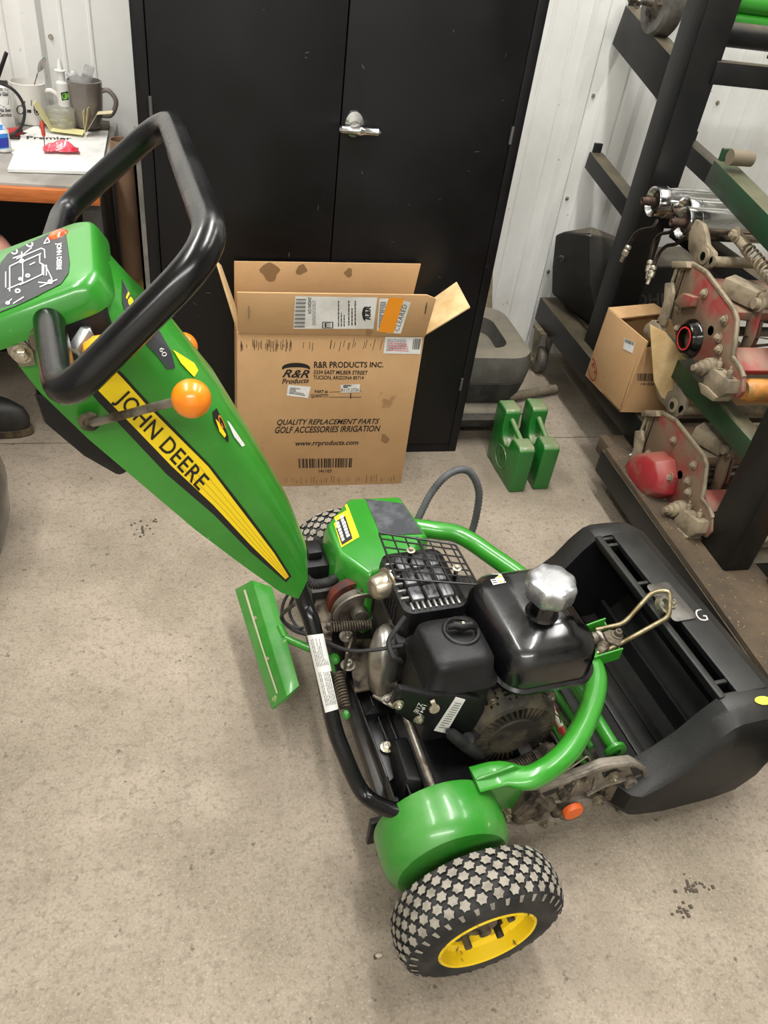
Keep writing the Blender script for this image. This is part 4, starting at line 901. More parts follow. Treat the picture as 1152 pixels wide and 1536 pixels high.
# --- transport wheels
tprof = [(-.043,.080),(-.0455,.090),(-.0455,.105),(-.0425,.117),(-.037,.1265),(-.027,.1320),(-.014,.1350),(0,.136),(.014,.1350),(.027,.1320),(.037,.1265),(.0425,.117),(.0455,.105),(.0455,.090),(.043,.080)]
def trad(h):
    for (a, ra), (b_, rb) in zip(tprof[3:], tprof[4:]):
        if a <= h <= b_: return ra + (rb-ra)*(h-a)/(b_-a)
    return .125
def wheel(cy, sgn, rot, lab):
    c = V(0, cy, .1405); q = G(); q.lathe(c, (0, 1, 0), tprof + [(.03,.076),(-.03,.076)], 72, cap=False); ty = q.build('tyre', TYRE, mw, label=lab)
    q = G(); nrow = 6; per = 32
    for r_ in range(nrow):
        h = -.0305 + .0122*r_; s = .90; R1 = trad(h); R2 = R1 + .0042
        slope = (trad(min(h+.004, .042)) - trad(max(h-.004, -.042))) / .008
        for k in range(per):
            a0 = 2*PI*(k + .5*(r_ % 2))/per + rot; top = []; bot = []
            for j in range(12):
                rr_ = (.0100 if j % 2 == 0 else .0074)*s; b_ = 2*PI*j/12; du = rr_*math.cos(b_)*1.05; dh = rr_*math.sin(b_)*.86
                a = a0 + du/.14; rA = R2 + slope*dh; rB = R1 + slope*dh - .002
                top.append(c + V(rA*math.cos(a), h+dh, rA*math.sin(a))); bot.append(c + V(rB*math.cos(a), h+dh, rB*math.sin(a)))
            q.add(top, [tuple(range(12))], 1); q.loft([bot, top], 0, cap=False)
    for sd in (-1, 1):
        for k in range(per*1):
            a0 = 2*PI*(k+.5)/per + rot
            for a, w_ in ((a0, .016),):
                p = [c + V(r*math.cos(a+d/.13), sd*h, r*math.sin(a+d/.13)) for (h, r, d) in ((.0385,.1268,-w_/4),(.0385,.1268,w_/4),(.0437,.1165,w_/6),(.0437,.1165,-w_/6))]
                q.add(p, [(0,1,2,3)], 1 if sd == sgn else 0)
    q.build('tread', [TYRE, LUG], ty)
    s = -sgn if False else sgn
    q = G(); q.lathe(c, (0, sgn, 0), [(.043,.083),(.046,.080),(.044,.077),(.024,.074),(.018,.066),(-.002,.063),(-.012,.050),(-.012,.022),(-.008,.020)], 48, cap=False); rm = q.build('rim', RIMY, ty, label='yellow painted rim with rust and dirt')
    q = G(); q.lathe(c + V(0, 0, 0), (0, sgn, 0), [(-.018,.036),(.006,.036),(.008,.028),(.024,.024),(.026,.010),(.034,.010)], 20)
    for k in range(5):
        a = 2*PI*k/5+.5; p = c + V(.046*math.cos(a), sgn*(-.011), .046*math.sin(a)); q.cyl(p, p + V(0, sgn*.044, 0), .0065, n=10); q.lathe(p + V(0, sgn*.006, 0), (0, sgn, 0), [(0,.0125),(.02,.0125)], 6)
    q.build('hub', DIRTY, ty)
wheel(-.417, -1, .05, 'near turf tyre with worn star lugs'); wheel(.42, 1, .12, 'far turf tyre with star lugs')
q = G(); q.cyl((0, -.36, .14), (0, .37, .14), .014); q.build('axle', DIRTY, mw)
# --- near wheel drive cover
cf, cz = -.018, .160
def ringY(R_, y, n=48, f0=cf, z0=cz, sq=1.0): return [V(f0 + R_*math.cos(2*PI*k/n), y, z0 + R_*sq*math.sin(2*PI*k/n)) for k in range(n)]
q = G(); q.loft([ringY(.108, -.258), ringY(.110, -.264), ringY(.110, -.312), ringY(.106, -.332), ringY(.094, -.346), ringY(.07, -.352)]); nc = q.build('drive_cover', GWORN, mw, label='round green drive cover beside the near wheel')
q = G(); q.prism([(.035,-.262,.268),(.10,-.262,.285),(.135,-.262,.262),(.140,-.262,.20),(.128,-.262,.12),(.09,-.262,.10)], (0,-.006,0)); q.build('cover_ear', GWORN, nc, bevel=.002)
each('cover_bolt', ZINC, nc, [lambda q: q.lathe((.112, -.268, .247), (0, -1, 0), [(0,.012),(.002,.012),(.004,.009),(.005,.003)], 20), lambda q: q.bolt(V(.118,-.268,.135), (0,-1,0), .010, .010)], MW)
# --- far drive cover with black pad and warning label
zt = .36
top = [QZ(524,745,zt), QZ(600,742,zt), QZ(642,800,zt), QZ(612,840,zt), QZ(555,862,zt), QZ(508,830,zt), QZ(490,785,zt)]
cen = sum(top, V(0,0,0))/len(top)
def off(s, dz): return [V(cen.x+(p.x-cen.x)*s, cen.y+(p.y-cen.y)*s, zt+dz) for p in top]
q = G(); q.loft([off(1.07,-.16), off(1.06,-.06), off(1.04,-.025), off(.99,-.006), off(.92,.0)]); fc = q.build('belt_cover', GSH, mw, bevel=.008, seg=3, ang=22, label='large green belt cover with a black pad')
q = G(); a, b_, c_, d_ = QZ(500,815,.352), QZ(552,858,.352), QZ(615,842,.352), QZ(600,800,.352)
q.loft([[a, b_, c_, d_], [p + V(-.008,-.012,-.05) for p in (a, b_, c_, d_)], [QZ(497,842,.325), QZ(540,890,.325), QZ(610,885,.325), QZ(620,850,.325)], [QZ(499,848,.305), QZ(542,896,.305), QZ(608,892,.305), QZ(618,855,.305)]]); q.build('cover_skirt', GSH, fc, bevel=.01, seg=3, ang=25)
lay('black_pad', ((548,749),(612,757),(643,801),(571,803)), join2d(([(x, y) for x, y in grid2d(8,6)[0]], grid2d(8,6)[1])), fc, mat('grip_pad', '#34363a', .6, c2='#54565a', scale=22), fc, .0015)
wl = lay('warning_label', ((494,764),(518,750),(539,806),(512,822)), grid2d(8,8), fc, YEL, fc, .0015)
lay('label_print', ((495,767),(512,757),(529,808),(513,818)), grid2d(4,6), wl, INK, wl, .0008)
lay('fine_print', ((497,768),(503,765),(518,813),(514,816)), fineprint(9, seed=2, hgt=.8), wl, WHITE, wl, .0014); lay('fine_print', ((505,764),(511,760),(526,807),(521,810)), fineprint(9, seed=5, hgt=.8), wl, WHITE, wl, .0014)
# --- green tubular frame around the engine
R0 = .0205
fr = [V(.035,-.262,.262), V(.085,-.262,.262), QZ(800,1165,.262), QZ(858,1118,.268), QZ(893,1035,.272), QZ(880,982,.272), V(.345,.10,.272), QZ(735,832,.275), QZ(690,803,.285), QZ(655,796,.29), QZ(610,790,.29)]
pp = catmull(fr, 7); rad = [min(R0, .006 + max(0, i-3)*.0016) for i in range(len(pp))]
q = G(); rg = []
for i, p in enumerate(pp):
    t = (pp[min(i+1, len(pp)-1)] - pp[max(i-1, 0)]).normalized(); hx_ = t.cross(V(0,0,1)).normalized(); vx_ = hx_.cross(t); k_ = min(1, max(0, (i-5)/10)); rv = .004 + (R0-.004)*k_; rh = .024 + (R0-.024)*k_
    rg.append([p + hx_*(rh*math.cos(2*PI*j/20)) + vx_*(rv*math.sin(2*PI*j/20)) for j in range(20)])
q.loft(rg); ft = q.build('frame_tube', GREEN, mw, label='thick bent green frame tube')
# black channel rail left of the engine
q = G(); q.prism([QZ(x, y, .172) for x, y in ((512,985),(548,985),(612,1150),(580,1175))], (0,0,-.012))
for a_, b2_ in (((514,988),(582,1172)), ((532,985),(598,1158)), ((547,987),(610,1148))): q.bar(QZ(*a_, .175), QZ(*b2_, .175), .004, .012)
q.build('channel_rail', mat('rail_black', '#0c0c0d', .35, c2='#1c1b1a', scale=14), mw, bevel=.001)
# hidden chassis
BLK = mat('black_frame', '#101011', .45, c2='#2a2723', scale=14, bump=.3, up=('#4a443a', .35))
q = G(); q.obox((-.10,-.235,.125), (.035,0,0), (0,.50,0), (0,0,.03)); q.obox((-.055,-.235,.12), (.012,0,0), (0,.50,0), (0,0,.045)); q.obox((.185,-.235,.12), (.03,0,0), (0,.50,0), (0,0,.04)); q.build('chassis_rail', BLK, mw, bevel=.003)
q = G(); q.obox((-.06,-.14,.155), (.26,0,0), (0,.36,0), (0,0,.008)); q.build('engine_plate', BLK, mw, bevel=.002)
each('side_frame', BLK, mw, [lambda q: q.obox((-.13,.20,.11), (.30,0,0), (0,.03,0), (0,0,.16)), lambda q: q.obox((-.13,-.25,.10), (.30,0,0), (0,.012,0), (0,0,.07))], MW, bevel=.003)
q = G(); q.lathe((.03,-.225,.085), (0,1,0), [(0,.02),(0,.083),(.005,.085),(.435,.085),(.44,.083),(.44,.02)], 40); q.build('traction_drum', mat('drum_metal', '#2e2c29', .5, .6, c2='#5a5348', scale=20), mw)
# drum cover: half cylinder shell with an arched near end
def arc(R_, y, a0=-5, a1=185, n=18, f0=.03, z0=.10): return [V(f0+R_*math.cos(math.radians(a0+(a1-a0)*k/n)), y, z0+R_*math.sin(math.radians(a0+(a1-a0)*k/n))) for k in range(n+1)]
q = G(); q.loft([arc(.098,-.06), arc(.100,-.215), arc(.104,-.228), arc(.092,-.228), arc(.090,-.06)], closed=False, cap=False); q.build('drum_cover', BLACKP, mw)
for (px, py) in ((539,1012),(580,1121),(560,1200)):
    pass
each('frame_bolt', ZINC, mw, [lambda q, px=px, py=py: q.bolt(QZ(px, py, .178), (0,0,1), .008, .008) for (px, py) in ((539,1012),(580,1121))], MW)
q = G(); a, b_, c_ = QZ(548,1072,.19), QZ(566,1052,.19), QZ(594,1052,.19); d_ = QZ(590,1066,.19)
q.prism([a, b_, c_, d_], (0,0,-.02)); q.prism([a, QZ(550,1076,.17), QZ(592,1072,.17), d_], (0,0,-.004)); q.build('belt_guide', BLACKP, mw, bevel=.002)
q = G(); q.spring(QZ(506,1008,.19), QZ(518,1062,.17), .010, .0022, 12); q.build('return_spring', DIRTY, mw); each('spring_end', GWORN, mw, [lambda q: q.sphere(QZ(519,1072,.17), .008, 12, 1, 1.3, 1), lambda q: q.sphere(QZ(503,988,.19), .010, 12, 1, 1.3, 1)], MW)
q = G(); q.cyl(QZ(590,1020,.235), QZ(651,1188,.215), .0075, n=20); q.build('steel_rod', STEEL, mw, label='bright steel lift rod')
# clamp where the handle meets the frame
q = G(); o = QZ(598,1196,.17)
for dx in (-.018, .012): q.obox(o + V(dx,-.02,-.03), (.005,0,0), (0,.05,0), (0,0,.055))
q.obox(o + V(-.03,-.03,-.04), (.07,0,0), (0,.06,0), (0,0,.012)); q.cyl(o + V(-.012,-.012,-.035), o + V(-.012,-.012,.02), .006); q.build('handle_clamp', BLACKP, mw, bevel=.003)
q = G(); q.loft([[V(-.02,-.10,.165), V(-.06,-.10,.165), V(-.075,-.22,.165), V(-.03,-.235,.165)], [V(-.025,-.12,.2), V(-.05,-.12,.2), V(-.055,-.20,.205), V(-.03,-.21,.205)]]); q.build('clamp_cover', BLACKP, mw, bevel=.004)
# --- handle tubes and loop
TR = .0135
lp = [QL(620,1216,-.275), QL(590,1216,-.262), QL(545,1190,-.215), QL(500,1085,-.145), QL(486,1015,-.105), QL(468,935,-.058), QL(455,900,-.03), V(-.232,-.006,.575)]
q = G(); q.tube(catmull([lp[0], lp[1], lp[2], QL(516,1130,-.175), lp[3], lp[4], lp[5], lp[6], lp[7]], 6), TR, 20); ht = q.build('handle_tube', HB, mw)
q = G(); q.tube(catmull([V(-.08,.275,.18), V(-.12,.22,.19), V(-.175,.145,.33), V(-.20,.08,.44), V(-.225,.03,.53), V(-.24,.012,.58)], 6), TR, 16); q.build('handle_tube', HB, mw)
tl_ = lay('white_label', ((461,953),(487,950),(512,1062),(488,1069)), grid2d(10,10), ht, WHITE, ht, .0006)
for i in range(2):
    y0, y1 = ((956,1003),(1006,1062))[i]; x0 = 461+(y0-953)*.235; x1 = 461+(y1-953)*.235
    lay('fine_print', ((x0+2,y1-1),(x0+2+0,y0),(x0+25,y0-2),(x1+24,y1-3))[0:4] if False else ((x1+2,y1),(x0+2,y0),(x0+23,y0-2),(x1+22,y1-4)), fineprint(8, seed=20+i, hgt=.4), tl_, mat('faded_ink', '#6f6c66', .6), tl_, .0004)
LR = .0152
half = [V(-.512,-.055,1.008), QL(94,600,-.238), QL(325,368,-.213)]
full = half + [V(p.x, -p.y, p.z) for p in half[::-1]]
q = G(); q.tube(fillet(full, [0, .036, .055, .055, .036, 0], 8), LR, 24); q.build('handle_loop', HB, mw, label='black coated operator handle loop')
# --- shroud
def wid(f, z): u = -.46*f + .888*z; return .036 + .094*max(0, (u-.545))
sec = [((-.206,.560),(-.222,.508)), ((-.209,.60),(-.252,.532)), ((-.236,.678),(-.31,.605)), ((-.286,.785),(-.375,.690)), ((-.335,.882),(-.44,.785)), ((-.385,.957),(-.49,.858)), ((-.425,1.003),(-.530,.925)), ((-.452,1.038),(-.545,.960))]
def shring(Fp, Rp, inset=0):
    F_, R_ = V(Fp[0],0,Fp[1]), V(Rp[0],0,Rp[1]); e = F_-R_; out = []
    prf = [(0,1),(.3,1),(.55,.995),(.72,.96),(.84,.86),(.93,.68),(.985,.4),(1,0)]
    for t, s in prf: p = R_ + e*t; out.append(V(p.x, -(wid(p.x,p.z)-inset)*s, p.z))
    for t, s in prf[:-1][::-1]: p = R_ + e*t; out.append(V(p.x, (wid(p.x,p.z)-inset)*s, p.z))
    return out
q = G(); q.loft([shring(*s) for s in sec]); sh = q.build('handle_shroud', GSH, mw, ang=50, label='long tapering green handle shroud with yellow stripe')
q = G(); pf = [(-.44,.80),(-.462,.785),(-.50,.82),(-.535,.868),(-.54,.91),(-.48,.90)]; q.prism([V(f, -.06, z) for f, z in pf], (0,.12,0)); q.build('rear_cover', BLACKP, mw, bevel=.008)
q = G(); q.prism([V(f, -.0915, z) for f, z in ((-.53,.975),(-.535,1.0),(-.455,1.02),(-.448,.985),(-.47,.965),(-.50,.962))], (0,.183,0)); q.build('console_gap_shade', BLACKP, mw, bevel=.004)  # black block standing for the shade in the gap under the console
# stripe and lettering on the near flank
def S(name, px, m_, off=.0008): return lay(name, ((0,0),(1,0),(1,1),(0,1)) if False else px, None, sh, m_, sh, off)
BB = (100,100)
def pxpoly(pts): # polygon of photo points expressed in a unit square over the whole photograph
    return [(x/1152, 1-y/1536) for x, y in pts]
FULL = ((0,0),(1152,0),(1152,1536),(0,1536))
def strip(a, b_, n=14):
    """ribbon between two photo polylines of equal count"""
    vs = []; fs = []
    for i in range(len(a)-1):
        for k in range(n):
            t0, t1 = k/n, (k+1)/n; o = len(vs)
            for t, A_, B_ in ((t0, a, b_), (t1, a, b_)):
                vs += pxpoly([(A_[i][0]+(A_[i+1][0]-A_[i][0])*t, A_[i][1]+(A_[i+1][1]-A_[i][1])*t), (B_[i][0]+(B_[i+1][0]-B_[i][0])*t, B_[i][1]+(B_[i+1][1]-B_[i][1])*t)])
            fs.append((o, o+1, o+3, o+2))
    return vs, fs
up_ = [(150,527),(187,564),(225,606),(316,698),(371,769),(414,827),(437,864)]; dn_ = [(112,560),(148,603),(198,656),(250,711),(320,771),(377,829),(429,873)]
lay('black_stripe', FULL, strip(up_, dn_), sh, INK, sh, .0008)
ym = [(147,530),(184,567),(222,609),(312,699),(367,771),(411,829),(433,864)]
ydd = [(118,554),(157,595),(206,645),(258,699),(320,757),(375,816),(428,868)]
lay('yellow_stripe', FULL, strip(ym, ydd), sh, YEL, sh, .0012)
for k in (.25, .5, .75):
    a = [(p[0]+(d_[0]-p[0])*k, p[1]+(d_[1]-p[1])*k) for p, d_ in zip(ym, ydd)]; b_ = [(x+.5, y-.9) for x, y in a]
    lay('stripe_line', FULL, strip(a[3:], b_[3:]), sh, mat('amber_line', '#d9a91c', .5), sh, .0014)
tx = text2d('JOHN DEERE', 0, .012, 1.05)
lay('lettering', ((190,581),(315,717),(292,741),(166,604)), ([(x, y) for x, y in tx[0]], tx[1]), sh, INK, sh, .0018)
# front decals
def dec(name, pts, m_, off=.0010): return lay(name, FULL, (pxpoly(pts), [tuple(range(len(pts)))]), sh, m_, sh, off)
DK = mat('dark_decal', '#35373b', .45)
def fan(pts):
    c = (sum(p[0] for p in pts)/len(pts), sum(p[1] for p in pts)/len(pts)); vs = [c]; fs = []; pp_ = []
    for i in range(len(pts)):
        a, b_ = pts[i], pts[(i+1) % len(pts)]
        for k in range(4): pp_.append((a[0]+(b_[0]-a[0])*k/4, a[1]+(b_[1]-a[1])*k/4))
    n = len(pp_); mid = [((p[0]+c[0])/2, (p[1]+c[1])/2) for p in pp_]; vs = [c] + mid + pp_
    fs = [(0, 1+i, 1+(i+1) % n) for i in range(n)] + [(1+i, 1+n+i, 1+n+(i+1) % n, 1+(i+1) % n) for i in range(n)]
    return pxpoly(vs), fs
lay('model_decal', FULL, fan([(182,419),(192,437),(204,456),(240,500),(256,528),(262,552),(250,554),(236,535),(208,505),(190,482),(183,455)]), sh, DK, sh, .0010)
lay('model_number', ((186,440),(184,426),(206,455),(211,470)) if False else ((190,437),(205,462),(197,470),(187,447)), text2d('180', .1, .05), sh, YEL, sh, .0016)
LT('decal_text', ((243,520),(250,533),(243,536),(237,524)), '60', sh, WHITE, sh, 0, 0, .0016)
lay('yellow_decal', FULL, fan([(258,525),(266,530),(290,545),(296,556),(290,566),(284,560),(270,545)]), sh, YEL, sh, .0014)
lay('small_decal', FULL, fan([(318,618),(324,612),(332,628),(342,655),(342,664),(330,650),(320,632)]), sh, INK, sh, .0010)
lay('small_decal', FULL, fan([(322,628),(326,632),(338,652),(336,656),(328,646)]), sh, YEL, sh, .0014)
LT('decal_text', ((330,622),(338,642),(330,642),(324,622)), 'G', sh, mat('orange_print', '#e8862a', .5), sh, 0, 0, .0016)
lay('white_decal', FULL, fan([(339,630),(343,634),(366,668),(362,670),(350,655)]), sh, WHITE, sh, .0014)
# --- control console
q = G()
p0 = V(-.458,0,1.053); p1 = V(-.600,0,.998); ex = (p1-p0).normalized(); en = V(-ex.z,0,ex.x); en = en if en.z > 0 else -en
def cr(s, h, f0=0, f1=.142, wd=.0915, r=.026, n=6):
    out = []
    for cx, cy, a0 in ((f1-r, wd-r, 0), (f0+r, wd-r, 90), (f0+r, -wd+r, 180), (f1-r, -wd+r, 270)):
        for k in range(n+1):
            a = math.radians(a0 + 90*k/n); x_ = cx + r*math.cos(a); y_ = cy + r*math.sin(a); x_ = .071 + (x_-.071)*s; y_ *= s
            out.append(p0 + ex*x_ + V(0,y_,0) + en*h)
    return out
q.loft([cr(1.03,-.032), cr(1.04,-.027), cr(1.02,-.018), cr(1.0,-.010), cr(.965,-.003), cr(.90,.0), cr(.5,.001)]); co = q.build('control_console', GSH, mw, ang=50, label='green control console with dark operating decal')
pn = lay('console_decal', FULL, fan([(98,347),(101,365),(105,395),(103,411),(92,427),(58,444),(24,460),(-12,474),(-14,440),(2,395),(12,382),(50,363),(80,349),(93,343)]), co, DK, co, .0010)
q = G(); c = QZ(87,353,1.033); c = bvh(co).ray_cast(CAM, ray(87,353).normalized())[0]; c = MWI @ c; q.lathe(c - en*.004, en, [(0,.0115),(.005,.0115),(.0075,.009),(.0085,.004)], 24); q.build('indicator_lamp', mat('red_lens', '#c8401c', .2, coat=.5, c2='#e87a3a', scale=90), co, label='orange-red indicator lamp')
lay('decal_text', ((93,364),(93,405),(83,406),(83,366)), text2d('JOHN DEERE', 0, .03), pn, WHITE, pn, .0006)
lines = [[(15,438),(15,400),(34,391),(35,410),(34,424)], [(25,389),(62,373),(67,375),(68,388)], [(30,395),(62,381)], [(60,382),(60,395),(66,398)], [(64,396),(64,412),(30,428)], [(68,398),(78,418),(78,426),(58,424)], [(12,434),(36,424)], [(9,408),(9,432)], [(33,378),(33,390)], [(20,388),(36,382),(48,372)], [(45,398),(53,394)], [(60,431),(74,425),(86,420)], [(12,455),(18,449)], [(20,456),(36,446)], [(66,398),(66,414)], [(70,398),(70,414)]]
vs = []; fs = []
for L_ in lines:
    v_, f_ = line2d(L_, 1.5); o = len(vs); vs += pxpoly(v_); fs += [tuple(o+i for i in g_) for g_ in f_]
for (x, y, r_) in ((22,378,5.5),(45,367,5.5),(33,392,4),(42,414,3.8),(31,419,3.2),(76,423,4),(12,455,3.5),(27,437,4.5)):
    v_, f_ = ring2d(x, y, r_, 2.2, 14, r_*.8); o = len(vs); vs += pxpoly(v_); fs += [tuple(o+i for i in g_) for g_ in f_]
v_, f_ = line2d([(66,366),(72,357),(75,364),(66,366)], 1.4); o = len(vs); vs += pxpoly(v_); fs += [tuple(o+i for i in g_) for g_ in f_]
lay('decal_drawing', FULL, (vs, fs), pn, WHITE, pn, .0006)
# --- levers
OR = mat('orange_knob', '#f28a12', .3, coat=.4, c2='#e0740c', scale=14)
q = G(); s0, e0 = QL(140,634,-.092), QL(268,601,-.150); q.tube([s0 + V(-.004,.02,.004), s0, s0.lerp(e0,.5), e0], .0048, 12); rd = q.build('lever_rod', STEEL, mw); q = G(); q.sphere(QL(287,598,-.152), .0205, 28); q.build('lever_knob', OR, rd, label='round orange lever knob')
q = G(); q.lathe(QL(134,632,-.089), (0,-1,0), [(0,.012),(.003,.011),(.0035,.007),(.001,.006)], 18); q.build('lever_slot', DIRTY, mw)
q = G(); q.sphere(QL(275,520,.13), .0195, 24); kb = q.build('lever_knob', OR, mw, label='far orange lever knob'); q = G(); q.cyl(QL(275,520,.13), QL(262,545,.06), .004); q.build('lever_rod', STEEL, kb)
q = G(); k0, k1 = QL(128,535,-.125), QL(178,515,-.125); q.tube([k0, k0.lerp(k1,.12), k0.lerp(k1,.45), k0.lerp(k1,.8), k1], [.006,.012,.0155,.013,.008], 20); kb = q.build('lever_knob', mat('amber_knob', '#f0a018', .3, coat=.4), mw, label='amber pear-shaped lever knob')
q = G(); a = QL(124,520,-.105); q.prism([QL(106,522,-.11), QL(120,538,-.118), QL(131,534,-.12), QL(142,508,-.10), QL(136,492,-.095), QL(122,492,-.095)], (0,.005,0)); q.bar(QL(112,528,-.115), QL(132,497,-.10), .012, .012); q.build('lever_plate', mat('bright_sheet', '#b5b8b8', .3, .7), kb, bevel=.002)
q = G(); q.cyl(QL(247,512,.0), QL(264,503,.0), .0032); q.build('toggle_switch', mat('toggle_white', '#d8d8d4', .4), mw)
q = G(); q.prism([QL(5,510,-.094), QL(28,505,-.094), QL(50,525,-.094), QL(54,548,-.094), QL(32,552,-.094), QL(12,532,-.094)], (0,.006,0)); q.build('console_bracket', mat('tan_steel', '#8b8273', .5, .5), mw, bevel=.002); q = G(); q.bolt(QL(33,530,-.095), (0,-1,0), .007, .007); q.build('bracket_bolt', ZINC, mw)
q = G(); q.lathe(QL(75,487,-.06), (0,-1,0), [(0,.019),(.035,.019)], 24); q.build('handle_socket', DIRTY, mw)
# --- engine
en_ = G(); en_.obox((-.01,-.10,.163), (.20,0,0), (0,.24,0), (0,0,.165)); en_.obox((-.03,-.02,.22), (.06,0,0), (0,.14,0), (0,0,.12)); eng = en_.build('engine', mat('engine_block', '#1a1a1a', .5, .3, c2='#3c3831', scale=18, bump=.4), mw, bevel=.01)
# fuel tank
def rr_(f0, f1, l0, l1, r, z, n=6):
    out = []
    for cx, cy, a0 in ((f1-r, l1-r, 0), (f0+r, l1-r, 90), (f0+r, l0+r, 180), (f1-r, l0+r, 270)):
        for k in range(n+1):
            a = math.radians(a0+90*k/n); out.append(V(cx+r*math.cos(a), cy+r*math.sin(a), z))
    return out
a0, a1, b0, b1 = .112, .292, -.175, .052
q = G(); q.loft([rr_(a0+.03,a1-.03,b0+.03,b1-.03,.03,.315), rr_(a0+.008,a1-.008,b0+.008,b1-.008,.04,.33), rr_(a0,a1,b0,b1,.042,.343), rr_(a0-.006,a1+.006,b0-.006,b1+.006,.046,.347), rr_(a0-.006,a1+.006,b0-.006,b1+.006,.046,.353), rr_(a0,a1,b0,b1,.042,.356), rr_(a0+.002,a1-.002,b0+.002,b1-.002,.042,.40), rr_(a0+.008,a1-.008,b0+.008,b1-.008,.040,.418), rr_(a0+.022,a1-.022,b0+.022,b1-.022,.034,.430), rr_(a0+.04,a1-.035,b0+.035,b1-.03,.03,.434), rr_(a0+.052,a1-.04,b0+.045,b1-.04,.026,.442), rr_(a0+.07,a1-.06,b0+.07,b1-.07,.02,.444)])
tk = q.build('fuel_tank', BLACKG, eng, ang=50)
nk = QZ(832,864,.530); nk = V(nk.x, nk.y, 0)
q = G(); q.lathe(nk + V(0,0,.43), (0,0,1), [(0,.040),(.008,.034),(.014,.029),(.022,.026),(.068,.025)], 32); q.build('filler_neck', BLACKG, eng)
q = G(); q.lathe(nk + V(0,0,.487), (0,0,1), [(0,.034),(0,.040),(.005,.042),(.028,.042),(.034,.039),(.036,.036),(.0365,.02)], 64, lob=.04, nl=8); q.build('fuel_cap', mat('cap_metal', '#c6c7c9', .25, .85, c2='#a2a3a5', scale=30, rvar=.15), eng, label='scalloped chrome fuel cap')
tl = lay('tank_label', ((727,853),(748,855),(759,874),(740,878)), grid2d(3,3), tk, WHITE, tk, .0008)
lay('label_print', ((738,854),(748,855),(757,872),(750,874)), grid2d(2,2), tl, YEL, tl, .0004); lay('fine_print', ((728,855),(738,856),(748,876),(741,877)), fineprint(6, seed=31), tl, INK, tl, .0004)
# air cleaner
q = G(); f0, f1, l0, l1 = -.022, .090, -.158, -.046
q.loft([rr_(f0-.004,f1+.004,l0-.004,l1+.004,.018,.345), rr_(f0-.006,f1+.006,l0-.006,l1+.006,.02,.372), rr_(f0-.011,f1+.011,l0-.011,l1+.011,.022,.372), rr_(f0-.011,f1+.011,l0-.011,l1+.011,.022,.377), rr_(f0-.004,f1+.004,l0-.004,l1+.004,.022,.383), rr_(f0,f1,l0,l1,.022,.418), rr_(f0+.006,f1-.006,l0+.006,l1-.006,.02,.427), rr_(f0+.018,f1-.018,l0+.018,l1-.018,.016,.431), rr_(f0+.04,f1-.04,l0+.04,l1-.04,.01,.432)])
ac = q.build('air_cleaner', BLACKP, eng, ang=50)
q = G(); q.loft([rr_(f0-.002,f1-.01,l0-.012,l1,.014,.255), rr_(f0-.006,f1,l0-.012,l1,.016,.30), rr_(f0-.004,f1+.002,l0-.004,l1+.002,.018,.345)]); q.build('air_cleaner_base', BLACKP, eng, ang=50)
kc = QZ(692,946,.433)
q = G(); q.lathe(kc, (0,0,1), [(-.002,.034),(.002,.031),(.0025,.027),(.0008,.025)], 32, cap=False); q.tube([kc+V(-.024,.005,.008), kc+V(-.014,.003,.014), kc+V(0,0,.011), kc+V(.014,-.003,.014), kc+V(.024,-.005,.008)], [.005,.0075,.009,.0075,.005], 12); q.build('wing_knob', BLACKP, eng); q = G(); q.cyl(kc+V(0,0,.01), kc+V(0,0,.020), .0028); q.build('knob_stud', ZINC, eng)
# front flange, switch and print on the air cleaner base
q = G(); q.prism([QL(x, y, -.174) for x, y in ((601,1034),(594,1040),(588,1058),(597,1072),(620,1088),(650,1094),(672,1086),(690,1062),(722,1050),(700,1045),(650,1044))], (0,.014,0)); bp = q.build('base_plate', BLACKP, eng, bevel=.004)
each('base_bolt', ZINC, eng, [lambda q, px=px, py=py: q.bolt(QL(px, py, -.175), (0,-1,0), .0065, .006) for px, py in ((597,1056),(628,1078))], MW)
q = G(); q.lathe(QL(651,1062,-.174), (0,-1,0), [(0,.009),(.004,.009),(.006,.007)], 20); q.bar(QL(649,1052,-.181), QL(655,1066,-.181), .005, .007); q.build('engine_switch', mat('tan_switch', '#a59a84', .6), eng)
LT('engine_print', ((634,1055),(626,1070),(620,1067),(628,1053)), 'Z1IE', bp, WHITE, bp, 0, 0, .001) ; LT('engine_print', ((640,1058),(632,1072),(628,1070),(635,1056)), '1841', bp, WHITE, bp, 0, 0, .001)
# engine shroud and recoil starter
rc = V(.168,0,.198)
def dsc(R_, l, n=48, bump=True):
    out = []
    for k in range(n):
        a = 2*PI*k/n; out.append(V(rc.x + R_*math.cos(a), l, rc.z + R_*math.sin(a)))
    return out
q = G(); q.loft([dsc(.108,-.03), dsc(.110,-.10), dsc(.104,-.112), dsc(.08,-.114)]); q.prism([V(.02,-.112,.30), V(-.01,-.112,.20), V(.05,-.112,.12), V(.12,-.112,.10), V(.16,-.112,.30)], (0,.08,0)); q.prism([V(.06,-.114,.325),V(.09,-.114,.335),V(.20,-.114,.315),V(.26,-.114,.26),V(.20,-.114,.2),V(.06,-.114,.25)], (0,.16,0)); q.build('fan_housing', BLACKG, eng, bevel=.006, seg=3)
RCM = mat('dusty_recoil', '#34312a', .65, c2='#5d5544', scale=22, bump=.4)
q = G(); q.loft([dsc(.094,-.112), dsc(.094,-.146), dsc(.088,-.158), dsc(.080,-.161), dsc(.079,-.150), dsc(.02,-.150)]); rcv = q.build('recoil_cover', RCM, eng, label='dusty recoil starter cover')
q = G()
